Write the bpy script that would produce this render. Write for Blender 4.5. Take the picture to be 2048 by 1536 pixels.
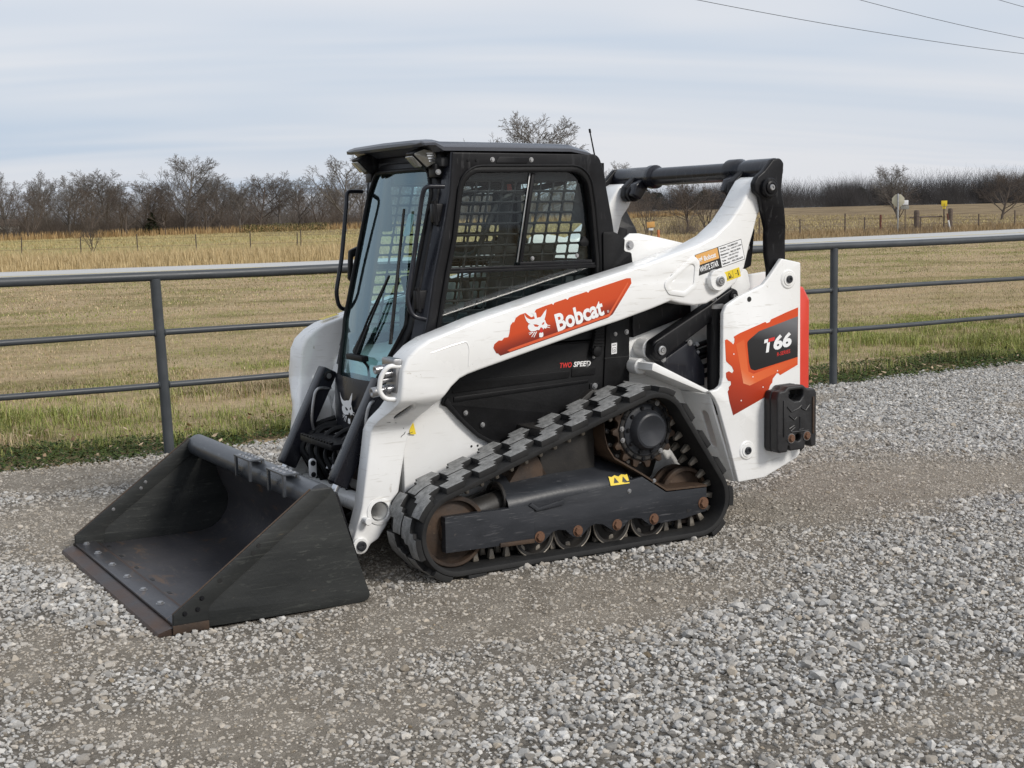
import bpy, bmesh, math, random
import numpy as np
from mathutils import Vector, Matrix, noise as mnoise

R = math.radians
scene = bpy.context.scene
for o in list(bpy.data.objects):
    bpy.data.objects.remove(o)
C = scene.collection

# ------------------------------------------------------------------ camera
cam_d = bpy.data.cameras.new('camera')
cam = bpy.data.objects.new('camera', cam_d)
C.objects.link(cam)
cam_d.sensor_width = 36.0
cam_d.lens = 48.02
cam_d.clip_start = 0.05
cam_d.clip_end = 5000.0
YAW, PITCH, ROLL = R(-120.409), R(6.9496), R(-1.1081)
fwd = Vector((math.cos(PITCH)*math.cos(YAW), math.cos(PITCH)*math.sin(YAW), -math.sin(PITCH)))
rgt = fwd.cross(Vector((0, 0, 1))).normalized()
upv = rgt.cross(fwd)
r2 = rgt*math.cos(ROLL) + upv*math.sin(ROLL)
u2 = -rgt*math.sin(ROLL) + upv*math.cos(ROLL)
cam.matrix_world = Matrix(((r2.x, u2.x, -fwd.x, 2.9063), (r2.y, u2.y, -fwd.y, 6.2799),
                           (r2.z, u2.z, -fwd.z, 1.6821), (0, 0, 0, 1)))
scene.camera = cam

# ------------------------------------------------------------------ sun, sky, exposure
SUN_EL, SUN_AZ = 36.0, 113.0            # direction TO the sun; azimuth counted from +X towards +Y
sun_dir = Vector((math.cos(R(SUN_EL))*math.cos(R(SUN_AZ)), math.cos(R(SUN_EL))*math.sin(R(SUN_AZ)), math.sin(R(SUN_EL))))
sun_d = bpy.data.lights.new('sun', 'SUN')
sun_d.energy = 1.5
sun_d.angle = R(14)
sun_d.color = (1.0, 0.955, 0.89)
sun = bpy.data.objects.new('sun', sun_d)
C.objects.link(sun)
sun.rotation_euler = (-sun_dir).to_track_quat('-Z', 'Y').to_euler()
sun.location = (0, 0, 30)

world = bpy.data.worlds.new('World')
scene.world = world
world.use_nodes = True
wn, wl = world.node_tree.nodes, world.node_tree.links
wn.clear()
w_out = wn.new('ShaderNodeOutputWorld')
bg_sky = wn.new('ShaderNodeBackground'); bg_sky.inputs['Strength'].default_value = 0.05
sky = wn.new('ShaderNodeTexSky'); sky.sky_type = 'NISHITA'; sky.sun_disc = False
sky.sun_elevation = R(SUN_EL); sky.sun_rotation = R(90 - SUN_AZ); sky.dust_density = 3.0
wl.new(sky.outputs[0], bg_sky.inputs['Color'])
# high thin overcast: long soft streaks laid on a flat cloud deck
geo = wn.new('ShaderNodeTexCoord')
sep = wn.new('ShaderNodeSeparateXYZ'); wl.new(geo.outputs['Generated'], sep.inputs[0])
addz = wn.new('ShaderNodeMath'); addz.operation = 'ADD'; addz.inputs[1].default_value = 0.16
absz = wn.new('ShaderNodeMath'); absz.operation = 'ABSOLUTE'
wl.new(sep.outputs['Z'], absz.inputs[0]); wl.new(absz.outputs[0], addz.inputs[0])
dx = wn.new('ShaderNodeMath'); dx.operation = 'DIVIDE'; wl.new(sep.outputs['X'], dx.inputs[0]); wl.new(addz.outputs[0], dx.inputs[1])
dy = wn.new('ShaderNodeMath'); dy.operation = 'DIVIDE'; wl.new(sep.outputs['Y'], dy.inputs[0]); wl.new(addz.outputs[0], dy.inputs[1])
cmb = wn.new('ShaderNodeCombineXYZ'); wl.new(dx.outputs[0], cmb.inputs[0]); wl.new(dy.outputs[0], cmb.inputs[1])
mr_ = wn.new('ShaderNodeMapping'); mr_.inputs['Rotation'].default_value = (0, 0, R(24))
wl.new(cmb.outputs[0], mr_.inputs['Vector'])
mp = wn.new('ShaderNodeMapping'); mp.inputs['Scale'].default_value = (0.24, 1.0, 1.0)
wl.new(mr_.outputs[0], mp.inputs['Vector'])
cn = wn.new('ShaderNodeTexNoise'); cn.inputs['Scale'].default_value = 1.15; cn.inputs['Detail'].default_value = 3.0
cn.inputs['Roughness'].default_value = 0.5; cn.inputs['Distortion'].default_value = 0.5
wl.new(mp.outputs[0], cn.inputs['Vector'])
cr = wn.new('ShaderNodeValToRGB')
cr.color_ramp.elements[0].position = 0.36; cr.color_ramp.elements[0].color = (0.470, 0.545, 0.650, 1)
cr.color_ramp.elements[1].position = 0.62; cr.color_ramp.elements[1].color = (0.655, 0.668, 0.705, 1)
wl.new(cn.outputs['Fac'], cr.inputs['Fac'])
bg_cl = wn.new('ShaderNodeBackground'); bg_cl.inputs['Strength'].default_value = 0.78
wl.new(cr.outputs[0], bg_cl.inputs['Color'])
mixw = wn.new('ShaderNodeMixShader'); mixw.inputs[0].default_value = 0.86
wl.new(bg_sky.outputs[0], mixw.inputs[1]); wl.new(bg_cl.outputs[0], mixw.inputs[2])
wl.new(mixw.outputs[0], w_out.inputs['Surface'])

vs = scene.view_settings
vs.view_transform = 'Standard'; vs.look = 'None'; vs.gamma = 1.0; vs.use_curve_mapping = False
vs.exposure = 0.72

# ------------------------------------------------------------------ materials
def _nodes(name):
    m = bpy.data.materials.new(name); m.use_nodes = True
    n, l = m.node_tree.nodes, m.node_tree.links
    return m, n, l, n['Principled BSDF']

def noise_node(n, l, scale, detail=4, rough=.55, coord='Object', vec_scale=None, dist=0):
    tc = n.new('ShaderNodeTexCoord')
    src = tc.outputs[coord]
    if vec_scale:
        mpn = n.new('ShaderNodeMapping'); mpn.inputs['Scale'].default_value = vec_scale
        l.new(src, mpn.inputs['Vector']); src = mpn.outputs[0]
    t = n.new('ShaderNodeTexNoise'); t.inputs['Scale'].default_value = scale
    t.inputs['Detail'].default_value = detail; t.inputs['Roughness'].default_value = rough
    t.inputs['Distortion'].default_value = dist
    l.new(src, t.inputs['Vector'])
    return t

def ramp(n, l, fac, stops):
    r = n.new('ShaderNodeValToRGB')
    e = r.color_ramp.elements
    while len(e) > len(stops): e.remove(e[-1])
    while len(e) < len(stops): e.new(1)
    for k, (p, c) in enumerate(stops):
        e[k].position = p
        e[k].color = (c[0], c[1], c[2], 1) if not isinstance(c, (int, float)) else (c, c, c, 1)
    l.new(fac, r.inputs['Fac'])
    return r

def mixc(n, l, fac, a, b):
    m = n.new('ShaderNodeMix'); m.data_type = 'RGBA'
    if isinstance(fac, (int, float)): m.inputs['Factor'].default_value = fac
    else: l.new(fac, m.inputs['Factor'])
    for s, v in ((m.inputs[6], a), (m.inputs[7], b)):
        if isinstance(v, tuple): s.default_value = (v[0], v[1], v[2], 1)
        else: l.new(v, s)
    return m.outputs[2]

def bump(n, l, b, h, strength=.3, dist=.01):
    bn = n.new('ShaderNodeBump'); bn.inputs['Strength'].default_value = strength; bn.inputs['Distance'].default_value = dist
    l.new(h, bn.inputs['Height']); l.new(bn.outputs[0], b.inputs['Normal'])

def paint(name, col, col2, rough=.4, wear=None, wear_amt=.0, scale=5, metal=0, coat=0, bumpk=.06, vec=None, speck=None, scratch=None, svec=None, spec=.5):
    m, n, l, b = _nodes(name)
    t = noise_node(n, l, scale, 5, .6, vec_scale=vec)
    cr_ = ramp(n, l, t.outputs['Fac'], [(.32, col), (.68, col2)])
    c = cr_.outputs[0]
    if wear:
        t2 = noise_node(n, l, scale*5, 8, .7, vec_scale=vec, dist=.6)
        f = ramp(n, l, t2.outputs['Fac'], [(.62 - wear_amt, 0.), (.68 - wear_amt*.8, 1.)])
        c = mixc(n, l, f.outputs[0], c, wear)
    if speck:
        t3 = noise_node(n, l, 95, 2, .5)
        f3 = ramp(n, l, t3.outputs['Fac'], [(.765, 0.), (.80, 1.)])
        c = mixc(n, l, f3.outputs[0], c, speck)
    if scratch:
        for kk, sv in enumerate(svec):
            t4 = noise_node(n, l, 5.0, 3, .65, vec_scale=sv, dist=.35)
            t5 = noise_node(n, l, 2.2+kk, 3, .6)
            f4 = ramp(n, l, t4.outputs['Fac'], [(.585, 0.), (.66, 1.)])
            f5 = ramp(n, l, t5.outputs['Fac'], [(.40, .05), (.66, .85)])
            mu = n.new('ShaderNodeMath'); mu.operation = 'MULTIPLY'; l.new(f4.outputs[0], mu.inputs[0]); l.new(f5.outputs[0], mu.inputs[1])
            c = mixc(n, l, mu.outputs[0], c, scratch)
    b.inputs['Specular IOR Level'].default_value = spec
    l.new(c, b.inputs['Base Color'])
    rr = ramp(n, l, t.outputs['Fac'], [(.3, max(.05, rough-.08)), (.7, min(1, rough+.1))])
    l.new(rr.outputs[0], b.inputs['Roughness'])
    b.inputs['Metallic'].default_value = metal
    if coat: b.inputs['Coat Weight'].default_value = coat; b.inputs['Coat Roughness'].default_value = .12
    tb = noise_node(n, l, 60, 3, .6)
    bump(n, l, b, tb.outputs['Fac'], bumpk, .004)
    return m

M = {}
M['white'] = paint('white_paint', (.775, .77, .752), (.845, .845, .835), .30, (.52, .49, .44), -.045, 2.2, coat=.35, bumpk=.04, speck=(.40, .37, .33), scratch=(.60, .58, .54), svec=[(1.2, 1.2, 14)])
M['black'] = paint('black_paint', (.0065, .0065, .008), (.011, .011, .0125), .40, (.05, .05, .052), -.06, 4, bumpk=.08, scratch=(.04, .04, .042), svec=[(10, 10, 1.5)], spec=.22)
M['satin'] = paint('satin_black_steel', (.009, .0095, .014), (.014, .015, .021), .30, None, 0, 4, coat=.25, bumpk=.05, scratch=(.05, .05, .055), svec=[(14, 14, 2)], spec=.3)
M['roofp'] = paint('roof_plastic', (.045, .048, .060), (.060, .064, .078), .30, None, 0, 3, coat=.4, bumpk=.05)
M['plastic'] = paint('grained_black_plastic', (.0065, .0065, .007), (.011, .011, .012), .46, (.035, .035, .037), -.07, 6, bumpk=.25, speck=(.06, .06, .06), spec=.18)
M['grey'] = paint('track_frame_paint', (.021, .023, .027), (.036, .038, .044), .38, (.075, .07, .065), -.035, 3, bumpk=.12, vec=(1, 1, 3), speck=(.2, .19, .18), scratch=(.11, .11, .115), svec=[(1.6, 1, 22)], spec=.32)
M['bucket'] = paint('bucket_paint', (.0185, .0200, .0200), (.034, .0355, .0345), .38, (.075, .066, .052), -.03, 2.5, bumpk=.18, vec=(.6, 1, 3), speck=(.10, .09, .08), scratch=(.065, .068, .062), svec=[(1.1, 1, 34), (4, 1, 16)], spec=.30)
M['bfloor'] = paint('worn_bucket_floor', (.032, .033, .040), (.070, .067, .072), .32, (.15, .095, .06), .04, 1.8, bumpk=.2, vec=(.8, .5, 1), metal=.35, scratch=(.13, .115, .10), svec=[(1.6, 26, 4), (14, 2, 4)])
M['beam'] = paint('bucket_beam_paint', (.040, .045, .052), (.070, .076, .086), .32, (.02, .02, .024), -.03, 3, bumpk=.1, scratch=(.14, .14, .145), svec=[(16, 2, 16)])
M['edge'] = paint('cutting_edge_steel', (.036, .030, .030), (.095, .052, .032), .45, (.04, .038, .042), .02, 3.5, metal=.4, bumpk=.25)
M['rubber'] = paint('track_rubber', (.014, .014, .0145), (.027, .0265, .026), .72, (.05, .047, .043), -.03, 7, bumpk=.3, spec=.25)
M['lugtop'] = paint('worn_lug_rubber', (.165, .165, .162), (.33, .33, .322), .85, (.075, .075, .073), .05, 34, bumpk=.6)
M['rust'] = paint('rusty_steel', (.024, .018, .015), (.085, .050, .029), .65, (.15, .105, .065), -.01, 5, metal=.2, bumpk=.35)
M['rustbolt'] = paint('rusty_bolt', (.105, .050, .028), (.175, .088, .048), .75, None, 0, 20, metal=.1, bumpk=.3)
M['dirtblk'] = paint('dirty_black_steel', (.012, .011, .011), (.028, .025, .022), .55, (.09, .058, .034), -.02, 6, bumpk=.2)
M['chrome'] = paint('chrome', (.62, .63, .65), (.72, .73, .74), .15, None, 0, 4, metal=1, bumpk=.02)
M['steel'] = paint('zinc_steel', (.34, .34, .35), (.48, .48, .48), .36, None, 0, 9, metal=.85, bumpk=.1)
M['drv'] = paint('drive_lug_steel', (.16, .14, .115), (.30, .27, .23), .5, (.10, .06, .035), .0, 14, metal=.6, bumpk=.2)
M['yellow'] = paint('yellow_decal', (.72, .53, .02), (.80, .60, .04), .4, (.6, .5, .2), -.06, 10)
M['red'] = paint('red_tailgate', (.62, .045, .025), (.70, .055, .03), .38, None, 0, 3, coat=.3, bumpk=.04)
M['ink'] = paint('black_ink', (.012, .012, .012), (.016, .016, .016), .45, None, 0, 8)
M['inkred'] = paint('red_ink', (.62, .03, .025), (.66, .035, .03), .45, None, 0, 8)
M['whiteink'] = paint('white_ink', (.82, .82, .82), (.86, .86, .86), .4, None, 0, 8)
M['orangeink'] = paint('pale_orange_ink', (.72, .38, .11), (.76, .42, .14), .4, None, 0, 8)
M['seat'] = paint('seat_vinyl', (.012, .012, .013), (.02, .02, .022), .6, None, 0, 9, bumpk=.2)
M['interior'] = paint('cab_interior', (.018, .019, .021), (.03, .031, .034), .65, None, 0, 5, bumpk=.2)
M['weight'] = paint('cast_weight', (.010, .010, .011), (.02, .019, .02), .5, (.06, .05, .045), -.06, 8, bumpk=.3)
M['fence'] = paint('fence_paint', (.040, .045, .050), (.060, .066, .072), .45, (.05, .048, .045), -.05, 4, bumpk=.1)
M['lens'] = paint('lamp_lens', (.20, .195, .17), (.33, .32, .29), .12, None, 0, 30, coat=1)

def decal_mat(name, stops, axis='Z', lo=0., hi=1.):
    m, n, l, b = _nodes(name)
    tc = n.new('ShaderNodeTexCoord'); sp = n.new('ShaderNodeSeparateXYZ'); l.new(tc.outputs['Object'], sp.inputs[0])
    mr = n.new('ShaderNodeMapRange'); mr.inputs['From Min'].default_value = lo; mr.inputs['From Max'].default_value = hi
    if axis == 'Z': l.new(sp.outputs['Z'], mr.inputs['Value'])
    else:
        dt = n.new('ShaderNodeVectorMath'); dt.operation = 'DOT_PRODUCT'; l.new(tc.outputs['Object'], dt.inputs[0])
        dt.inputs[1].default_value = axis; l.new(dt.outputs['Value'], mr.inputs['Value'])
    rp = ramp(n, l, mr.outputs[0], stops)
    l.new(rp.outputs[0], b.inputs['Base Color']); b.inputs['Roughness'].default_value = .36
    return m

def glass_mat(name, tint, gloss=.12, refl=(.9, .9, .9)):
    m, n, l, b = _nodes(name)
    out = n['Material Output']; n.remove(b)
    tr = n.new('ShaderNodeBsdfTransparent'); tr.inputs[0].default_value = (*tint, 1)
    gl = n.new('ShaderNodeBsdfGlossy'); gl.inputs['Roughness'].default_value = .03; gl.inputs['Color'].default_value = (*refl, 1)
    fr = n.new('ShaderNodeFresnel'); fr.inputs['IOR'].default_value = 1.52
    ad = n.new('ShaderNodeMath'); ad.operation = 'MULTIPLY_ADD'; ad.inputs[1].default_value = 1.0; ad.inputs[2].default_value = gloss
    ad.use_clamp = True
    mx = n.new('ShaderNodeMixShader')
    gm_ = n.new('ShaderNodeNewGeometry'); bk = n.new('ShaderNodeMath'); bk.operation = 'SUBTRACT'; bk.inputs[0].default_value = 1.0
    l.new(gm_.outputs['Backfacing'], bk.inputs[1])
    ml = n.new('ShaderNodeMath'); ml.operation = 'MULTIPLY'; l.new(ad.outputs[0], ml.inputs[0]); l.new(bk.outputs[0], ml.inputs[1])
    l.new(fr.outputs[0], ad.inputs[0]); l.new(ml.outputs[0], mx.inputs[0]); l.new(tr.outputs[0], mx.inputs[1]); l.new(gl.outputs[0], mx.inputs[2])
    l.new(mx.outputs[0], out.inputs['Surface'])
    return m
M['glass'] = glass_mat('side_glass', (.93, .975, .97), .0, (.8, .8, .8))
M['dglass'] = glass_mat('door_glass', (.80, .955, .955), .13, (.72, .90, .96))

# ------------------------------------------------------------------ mesh helpers
def link(o, parent=None):
    C.objects.link(o)
    if parent is not None: o.parent = parent
    return o

def finish(me, smooth=32):
    if smooth:
        me.polygons.foreach_set('use_smooth', [True]*len(me.polygons))
        me.set_sharp_from_angle(angle=R(smooth))
    me.update()
    return me

def mobj(name, verts, faces, mat, parent=None, smooth=32):
    me = bpy.data.meshes.new(name)
    me.from_pydata([tuple(v) for v in verts], [], [tuple(f) for f in faces])
    if not isinstance(mat, (list, tuple)): mat = [mat]
    for m in mat: me.materials.append(m)
    finish(me, smooth)
    return link(bpy.data.objects.new(name, me), parent)

def inst(src, parent, mw=None, name=None):
    o = bpy.data.objects.new(name or src.name.split('.')[0], src.data)
    link(o, parent)
    if mw is not None: o.matrix_world = mw
    return o

def fillet(pts, rad, seg=4):
    """round the corners of a closed 2-D polygon; rad a number or one per corner"""
    n = len(pts); out = []
    for i in range(n):
        p = Vector(pts[i]); a = Vector(pts[i-1]); b = Vector(pts[(i+1) % n])
        r = rad[i] if isinstance(rad, (list, tuple)) else rad
        da, db = (a-p), (b-p)
        la, lb = da.length, db.length
        if r <= 0 or la < 1e-6 or lb < 1e-6: out.append(tuple(p)); continue
        da /= la; db /= lb
        ang = da.angle(db)
        if ang > 3.0: out.append(tuple(p)); continue
        t = min(r/math.tan(ang/2), la*.49, lb*.49)
        rr = t*math.tan(ang/2)
        cdir = (da+db).normalized(); cc = p + cdir*(rr/math.sin(ang/2))
        s0 = p+da*t-cc; s1 = p+db*t-cc
        tot = s0.angle_signed(s1) if s0.length and s1.length else 0
        for k in range(seg+1):
            q = s0.copy(); th = -tot*k/seg
            q = Vector((s0.x*math.cos(th)-s0.y*math.sin(th), s0.x*math.sin(th)+s0.y*math.cos(th)))
            out.append(tuple(cc+q))
    return out

def curve_mesh(loops, half, bev, res=1):
    cu = bpy.data.curves.new('tmp', 'CURVE'); cu.dimensions = '2D'; cu.fill_mode = 'BOTH'
    cu.extrude = max(half-bev, 0); cu.bevel_depth = bev; cu.bevel_resolution = res; cu.offset = -bev
    for lp in loops:
        s = cu.splines.new('POLY'); s.points.add(len(lp)-1)
        for k, p in enumerate(lp): s.points[k].co = (p[0], p[1], 0, 1)
        s.use_cyclic_u = True
    ob = bpy.data.objects.new('tmp', cu)
    me = bpy.data.meshes.new_from_object(ob)
    bpy.data.objects.remove(ob); bpy.data.curves.remove(cu)
    bm = bmesh.new(); bm.from_mesh(me)
    bmesh.ops.remove_doubles(bm, verts=bm.verts, dist=1e-5)
    bmesh.ops.recalc_face_normals(bm, faces=bm.faces)
    bm.to_mesh(me); bm.free()
    return me

def setco(me, fn):
    co = np.empty(len(me.vertices)*3, 'f'); me.vertices.foreach_get('co', co); co = co.reshape(-1, 3)
    co = fn(co).astype('f'); me.vertices.foreach_set('co', co.ravel()); me.update()

def plate(name, pts, y0, y1, mat, parent=None, holes=(), bev=.004, smooth=32, res=1, warp=None, cuts=()):
    """a plate lying in the XZ plane, from y0 to y1"""
    me = curve_mesh([pts]+list(holes), abs(y1-y0)/2, bev, res)
    yc = (y0+y1)/2
    setco(me, lambda c: np.stack([c[:, 0], yc-c[:, 2], c[:, 1]], 1))
    if warp:
        bm = bmesh.new(); bm.from_mesh(me)
        for cz in cuts:
            bmesh.ops.bisect_plane(bm, geom=list(bm.verts)+list(bm.edges)+list(bm.faces), plane_co=(0, 0, cz), plane_no=(0, 0, 1))
        bm.to_mesh(me); bm.free()
        setco(me, warp)
    me.name = name; me.materials.clear(); me.materials.append(mat)
    finish(me, smooth)
    return link(bpy.data.objects.new(name, me), parent)

def plate_f(name, pts, frame, thick, mat, parent=None, holes=(), bev=.003, smooth=32):
    """a plate given by 2-D points in a frame (origin, ax, ay, an)"""
    me = curve_mesh([pts]+list(holes), thick/2, bev, 1)
    o, ax, ay, an = [np.array(v, float) for v in frame]
    setco(me, lambda c: o + c[:, :1]*ax + c[:, 1:2]*ay + c[:, 2:3]*an)
    me.name = name; me.materials.clear(); me.materials.append(mat)
    bm = bmesh.new(); bm.from_mesh(me); bmesh.ops.recalc_face_normals(bm, faces=bm.faces); bm.to_mesh(me); bm.free()
    finish(me, smooth)
    return link(bpy.data.objects.new(name, me), parent)

def box(name, lo, hi, mat, parent=None, bev=.004, rot=None, piv=None, taper=None, seg=2):
    bm = bmesh.new(); bmesh.ops.create_cube(bm, size=1)
    lo, hi = Vector(lo), Vector(hi)
    for v in bm.verts:
        v.co = Vector([lo[k] + (v.co[k]+.5)*(hi[k]-lo[k]) for k in range(3)])
        if taper: v.co = Vector(taper(v.co))
    if bev: bmesh.ops.bevel(bm, geom=list(bm.edges), offset=bev, segments=seg, profile=.6, affect='EDGES')
    if rot is not None:
        p = Vector(piv) if piv is not None else (lo+hi)/2
        bmesh.ops.rotate(bm, verts=bm.verts, cent=p, matrix=rot)
    me = bpy.data.meshes.new(name); bm.to_mesh(me); bm.free(); me.materials.append(mat)
    finish(me)
    return link(bpy.data.objects.new(name, me), parent)

def frame_of(d):
    d = Vector(d).normalized()
    a = Vector((0, 0, 1)) if abs(d.z) < .9 else Vector((1, 0, 0))
    u = d.cross(a).normalized()
    return u, d.cross(u).normalized(), d

def lathe_mesh(prof, seg=24, cap=True):
    """prof: list of (radius, height) along local z"""
    V, F = [], []
    for (r, h) in prof:
        for k in range(seg):
            t = 2*math.pi*k/seg
            V.append((r*math.cos(t), r*math.sin(t), h))
    for i in range(len(prof)-1):
        for k in range(seg):
            a, b = i*seg+k, i*seg+(k+1) % seg
            F.append((a, b, b+seg, a+seg))
    if cap:
        F.append(tuple(range(seg))[::-1]); F.append(tuple(range((len(prof)-1)*seg, len(prof)*seg)))
    return V, F

def lathe(name, prof, origin, axis, mat, parent=None, seg=24, smooth=32):
    V, F = lathe_mesh(prof, seg)
    u, v, d = frame_of(axis); o = Vector(origin)
    return mobj(name, [o+u*p[0]+v*p[1]+d*p[2] for p in V], F, mat, parent, smooth)

def cyl(name, p0, p1, r, mat, parent=None, seg=20, bev=.003, r1=None):
    p0, p1 = Vector(p0), Vector(p1); h = (p1-p0).length; r1 = r if r1 is None else r1
    b = min(bev, r*.4, h*.3)
    return lathe(name, [(r-b, 0), (r, b), (r1, h-b), (r1-b, h)], p0, p1-p0, mat, parent, seg)

def smooth_path(pts, n=6, closed=False):
    P = [Vector(p) for p in pts]; out = []
    m = len(P)
    rng = range(m if closed else m-1)
    for i in rng:
        p1, p2 = P[i], P[(i+1) % m]
        p0 = P[i-1] if (i > 0 or closed) else p1+(p1-p2)
        p3 = P[(i+2) % m] if (i+2 < m or closed) else p2+(p2-p1)
        for k in range(n):
            t = k/n
            out.append(.5*((2*p1)+(-p0+p2)*t+(2*p0-5*p1+4*p2-p3)*t*t+(-p0+3*p1-3*p2+p3)*t**3))
    if not closed: out.append(P[-1])
    return out

def round_path(pts, rad, seg=5):
    """polyline in 3-D with rounded corners"""
    P = [Vector(p) for p in pts]; out = [P[0]]
    for i in range(1, len(P)-1):
        a, p, b = P[i-1], P[i], P[i+1]
        da, db = (a-p), (b-p); la, lb = da.length, db.length; da /= la; db /= lb
        t = min(rad, la*.45, lb*.45)
        q0, q1 = p+da*t, p+db*t
        for k in range(seg+1):
            s = k/seg
            out.append(q0*(1-s)**2 + p*2*s*(1-s) + q1*s*s)
    out.append(P[-1])
    return out

def tube_data(path, r, seg=10, closed=False):
    P = [Vector(p) for p in path]; n = len(P); V, F = [], []
    prev = None
    for i in range(n):
        a = P[i-1] if (i > 0 or closed) else P[i]; b = P[(i+1) % n] if (i < n-1 or closed) else P[i]
        t = (b-a).normalized()
        if prev is None: u = frame_of(t)[0]
        else:
            u = prev - t*prev.dot(t)
            u = u.normalized() if u.length > 1e-6 else frame_of(t)[0]
        prev = u; v = t.cross(u)
        rr = r[i] if isinstance(r, (list, tuple)) else r
        for k in range(seg):
            th = 2*math.pi*k/seg
            V.append(P[i]+u*(rr*math.cos(th))+v*(rr*math.sin(th)))
    for i in range(n if closed else n-1):
        for k in range(seg):
            a, b = i*seg+k, i*seg+(k+1) % seg
            c = ((i+1) % n)*seg+(k+1) % seg; d = ((i+1) % n)*seg+k
            F.append((a, b, c, d))
    if not closed:
        F.append(tuple(range(seg))[::-1]); F.append(tuple(range((n-1)*seg, n*seg)))
    return V, F

def tube(name, path, r, mat, parent=None, seg=10, closed=False, smooth=40):
    V, F = tube_data(path, r, seg, closed)
    return mobj(name, V, F, mat, parent, smooth)

def text(name, body, org, width, height, y, mat, parent=None, dirv=(-1, 0), bold=.0, shear=0., thick=.0012):
    """flat lettering on a plane y = const facing +Y; org = lower left corner (x, z), dirv = baseline direction in XZ"""
    cu = bpy.data.curves.new('tmp', 'FONT'); cu.body = body; cu.size = 1.0; cu.offset = bold; cu.shear = shear
    cu.extrude = 0.0; cu.fill_mode = 'FRONT'; cu.resolution_u = 3
    ob = bpy.data.objects.new('tmp', cu); me = bpy.data.meshes.new_from_object(ob)
    bpy.data.objects.remove(ob); bpy.data.curves.remove(cu)
    co = np.empty(len(me.vertices)*3, 'f'); me.vertices.foreach_get('co', co); co = co.reshape(-1, 3)
    mn, mx = co.min(0), co.max(0)
    s = (co-mn)/np.maximum(mx-mn, 1e-6)
    d = Vector(dirv).normalized(); up = Vector((-d.y, d.x)) if d.x > 0 else Vector((d.y, -d.x))
    X = org[0]+s[:, 0]*width*d.x+s[:, 1]*height*up.x
    Z = org[1]+s[:, 0]*width*d.y+s[:, 1]*height*up.y
    new = np.stack([X, np.full(len(X), y+thick), Z], 1)
    me.vertices.foreach_set('co', new.astype('f').ravel()); me.update()
    me.name = name; me.materials.clear(); me.materials.append(mat)
    bm = bmesh.new(); bm.from_mesh(me)
    for f_ in bm.faces:
        if f_.normal.y < 0: f_.normal_flip()
    bm.to_mesh(me); bm.free()
    return link(bpy.data.objects.new(name, me), parent)

def thing(name, label, cat, loc=(0, 0, 0), group=None):
    o = bpy.data.objects.new(name, None); link(o); o.location = loc
    o.empty_display_size = .2
    return tag(o, label, cat, group)

def tag(o, label=None, cat=None, group=None, kind=None):
    if label: o['label'] = label
    if cat: o['category'] = cat
    if group: o['group'] = group
    if kind: o['kind'] = kind
    return o
# ================================================================== the setting
rng = np.random.default_rng(11)
def vnoise(x, y, seed=0):
    """smooth value noise on arrays"""
    xi, yi = np.floor(x).astype(np.int64), np.floor(y).astype(np.int64)
    fx, fy = x-xi, y-yi
    fx, fy = fx*fx*(3-2*fx), fy*fy*(3-2*fy)
    def h(a, b):
        n = (a*374761393 + b*668265263 + seed*974634777) & 0x7fffffff
        n = ((n ^ (n >> 13))*1274126177) & 0x7fffffff
        n = (n ^ (n >> 16)) & 0xffff
        return n/65535.0
    return (h(xi, yi)*(1-fx)+h(xi+1, yi)*fx)*(1-fy)+(h(xi, yi+1)*(1-fx)+h(xi+1, yi+1)*fx)*fy
def fbm(x, y, seed=0, oct=4):
    s = 0; a = .5; t = 0
    for k in range(oct):
        s = s+a*vnoise(x*2**k, y*2**k, seed+k*7); t += a; a *= .55
    return s/t
def nstep(a, b, x):
    t = np.clip((x-a)/(b-a), 0, 1); return t*t*(3-2*t)
def road_z(x): return .03+.010*np.clip(-x-20, 0, 45)+.003*np.clip(-x-65, 0, 400)*.3
def terrain(x, y):
    a = nstep(-12, -35, y)
    z = a*(road_z(x)-.05)
    z = z+nstep(-50, -95, y)*.28+1.65*nstep(-45, -150, y)*nstep(-65, -165, x)
    z = z+.05*(fbm(x*.25, y*.25, 3)-.5)*nstep(-6, -14, y)
    z = z-.02*nstep(-5.5, -3.0, y)
    return z
def grid_mesh(name, xs, ys, zf, mat, dz=0.):
    X, Y_ = np.meshgrid(xs, ys); Z = zf(X, Y_)+dz
    V = np.stack([X.ravel(), Y_.ravel(), Z.ravel()], 1).astype('f')
    nx, ny = len(xs), len(ys)
    i = np.arange(nx-1); j = np.arange(ny-1); I, J = np.meshgrid(i, j)
    a = (J*nx+I).ravel(); Fq = np.stack([a, a+1, a+1+nx, a+nx], 1)
    me = np_mesh(name, V, Fq); me.materials.append(mat); finish(me, 60)
    return link(bpy.data.objects.new(name, me))
def np_mesh(name, V, Fq):
    me = bpy.data.meshes.new(name)
    n, k = Fq.shape
    me.vertices.add(len(V)); me.vertices.foreach_set('co', np.ascontiguousarray(V, 'f').ravel())
    me.loops.add(n*k); me.loops.foreach_set('vertex_index', np.ascontiguousarray(Fq, np.int32).ravel())
    me.polygons.add(n); me.polygons.foreach_set('loop_start', (np.arange(n)*k).astype(np.int32))
    me.polygons.foreach_set('loop_total', np.full(n, k, np.int32))
    me.update(calc_edges=True); me.validate()
    return me
def set_col(me, col, name='Col'):
    at_ = me.attributes.new(name, 'FLOAT_COLOR', 'POINT')
    c = np.ones((len(me.vertices), 4), 'f'); c[:, :3] = col
    at_.data.foreach_set('color', c.ravel())

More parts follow.
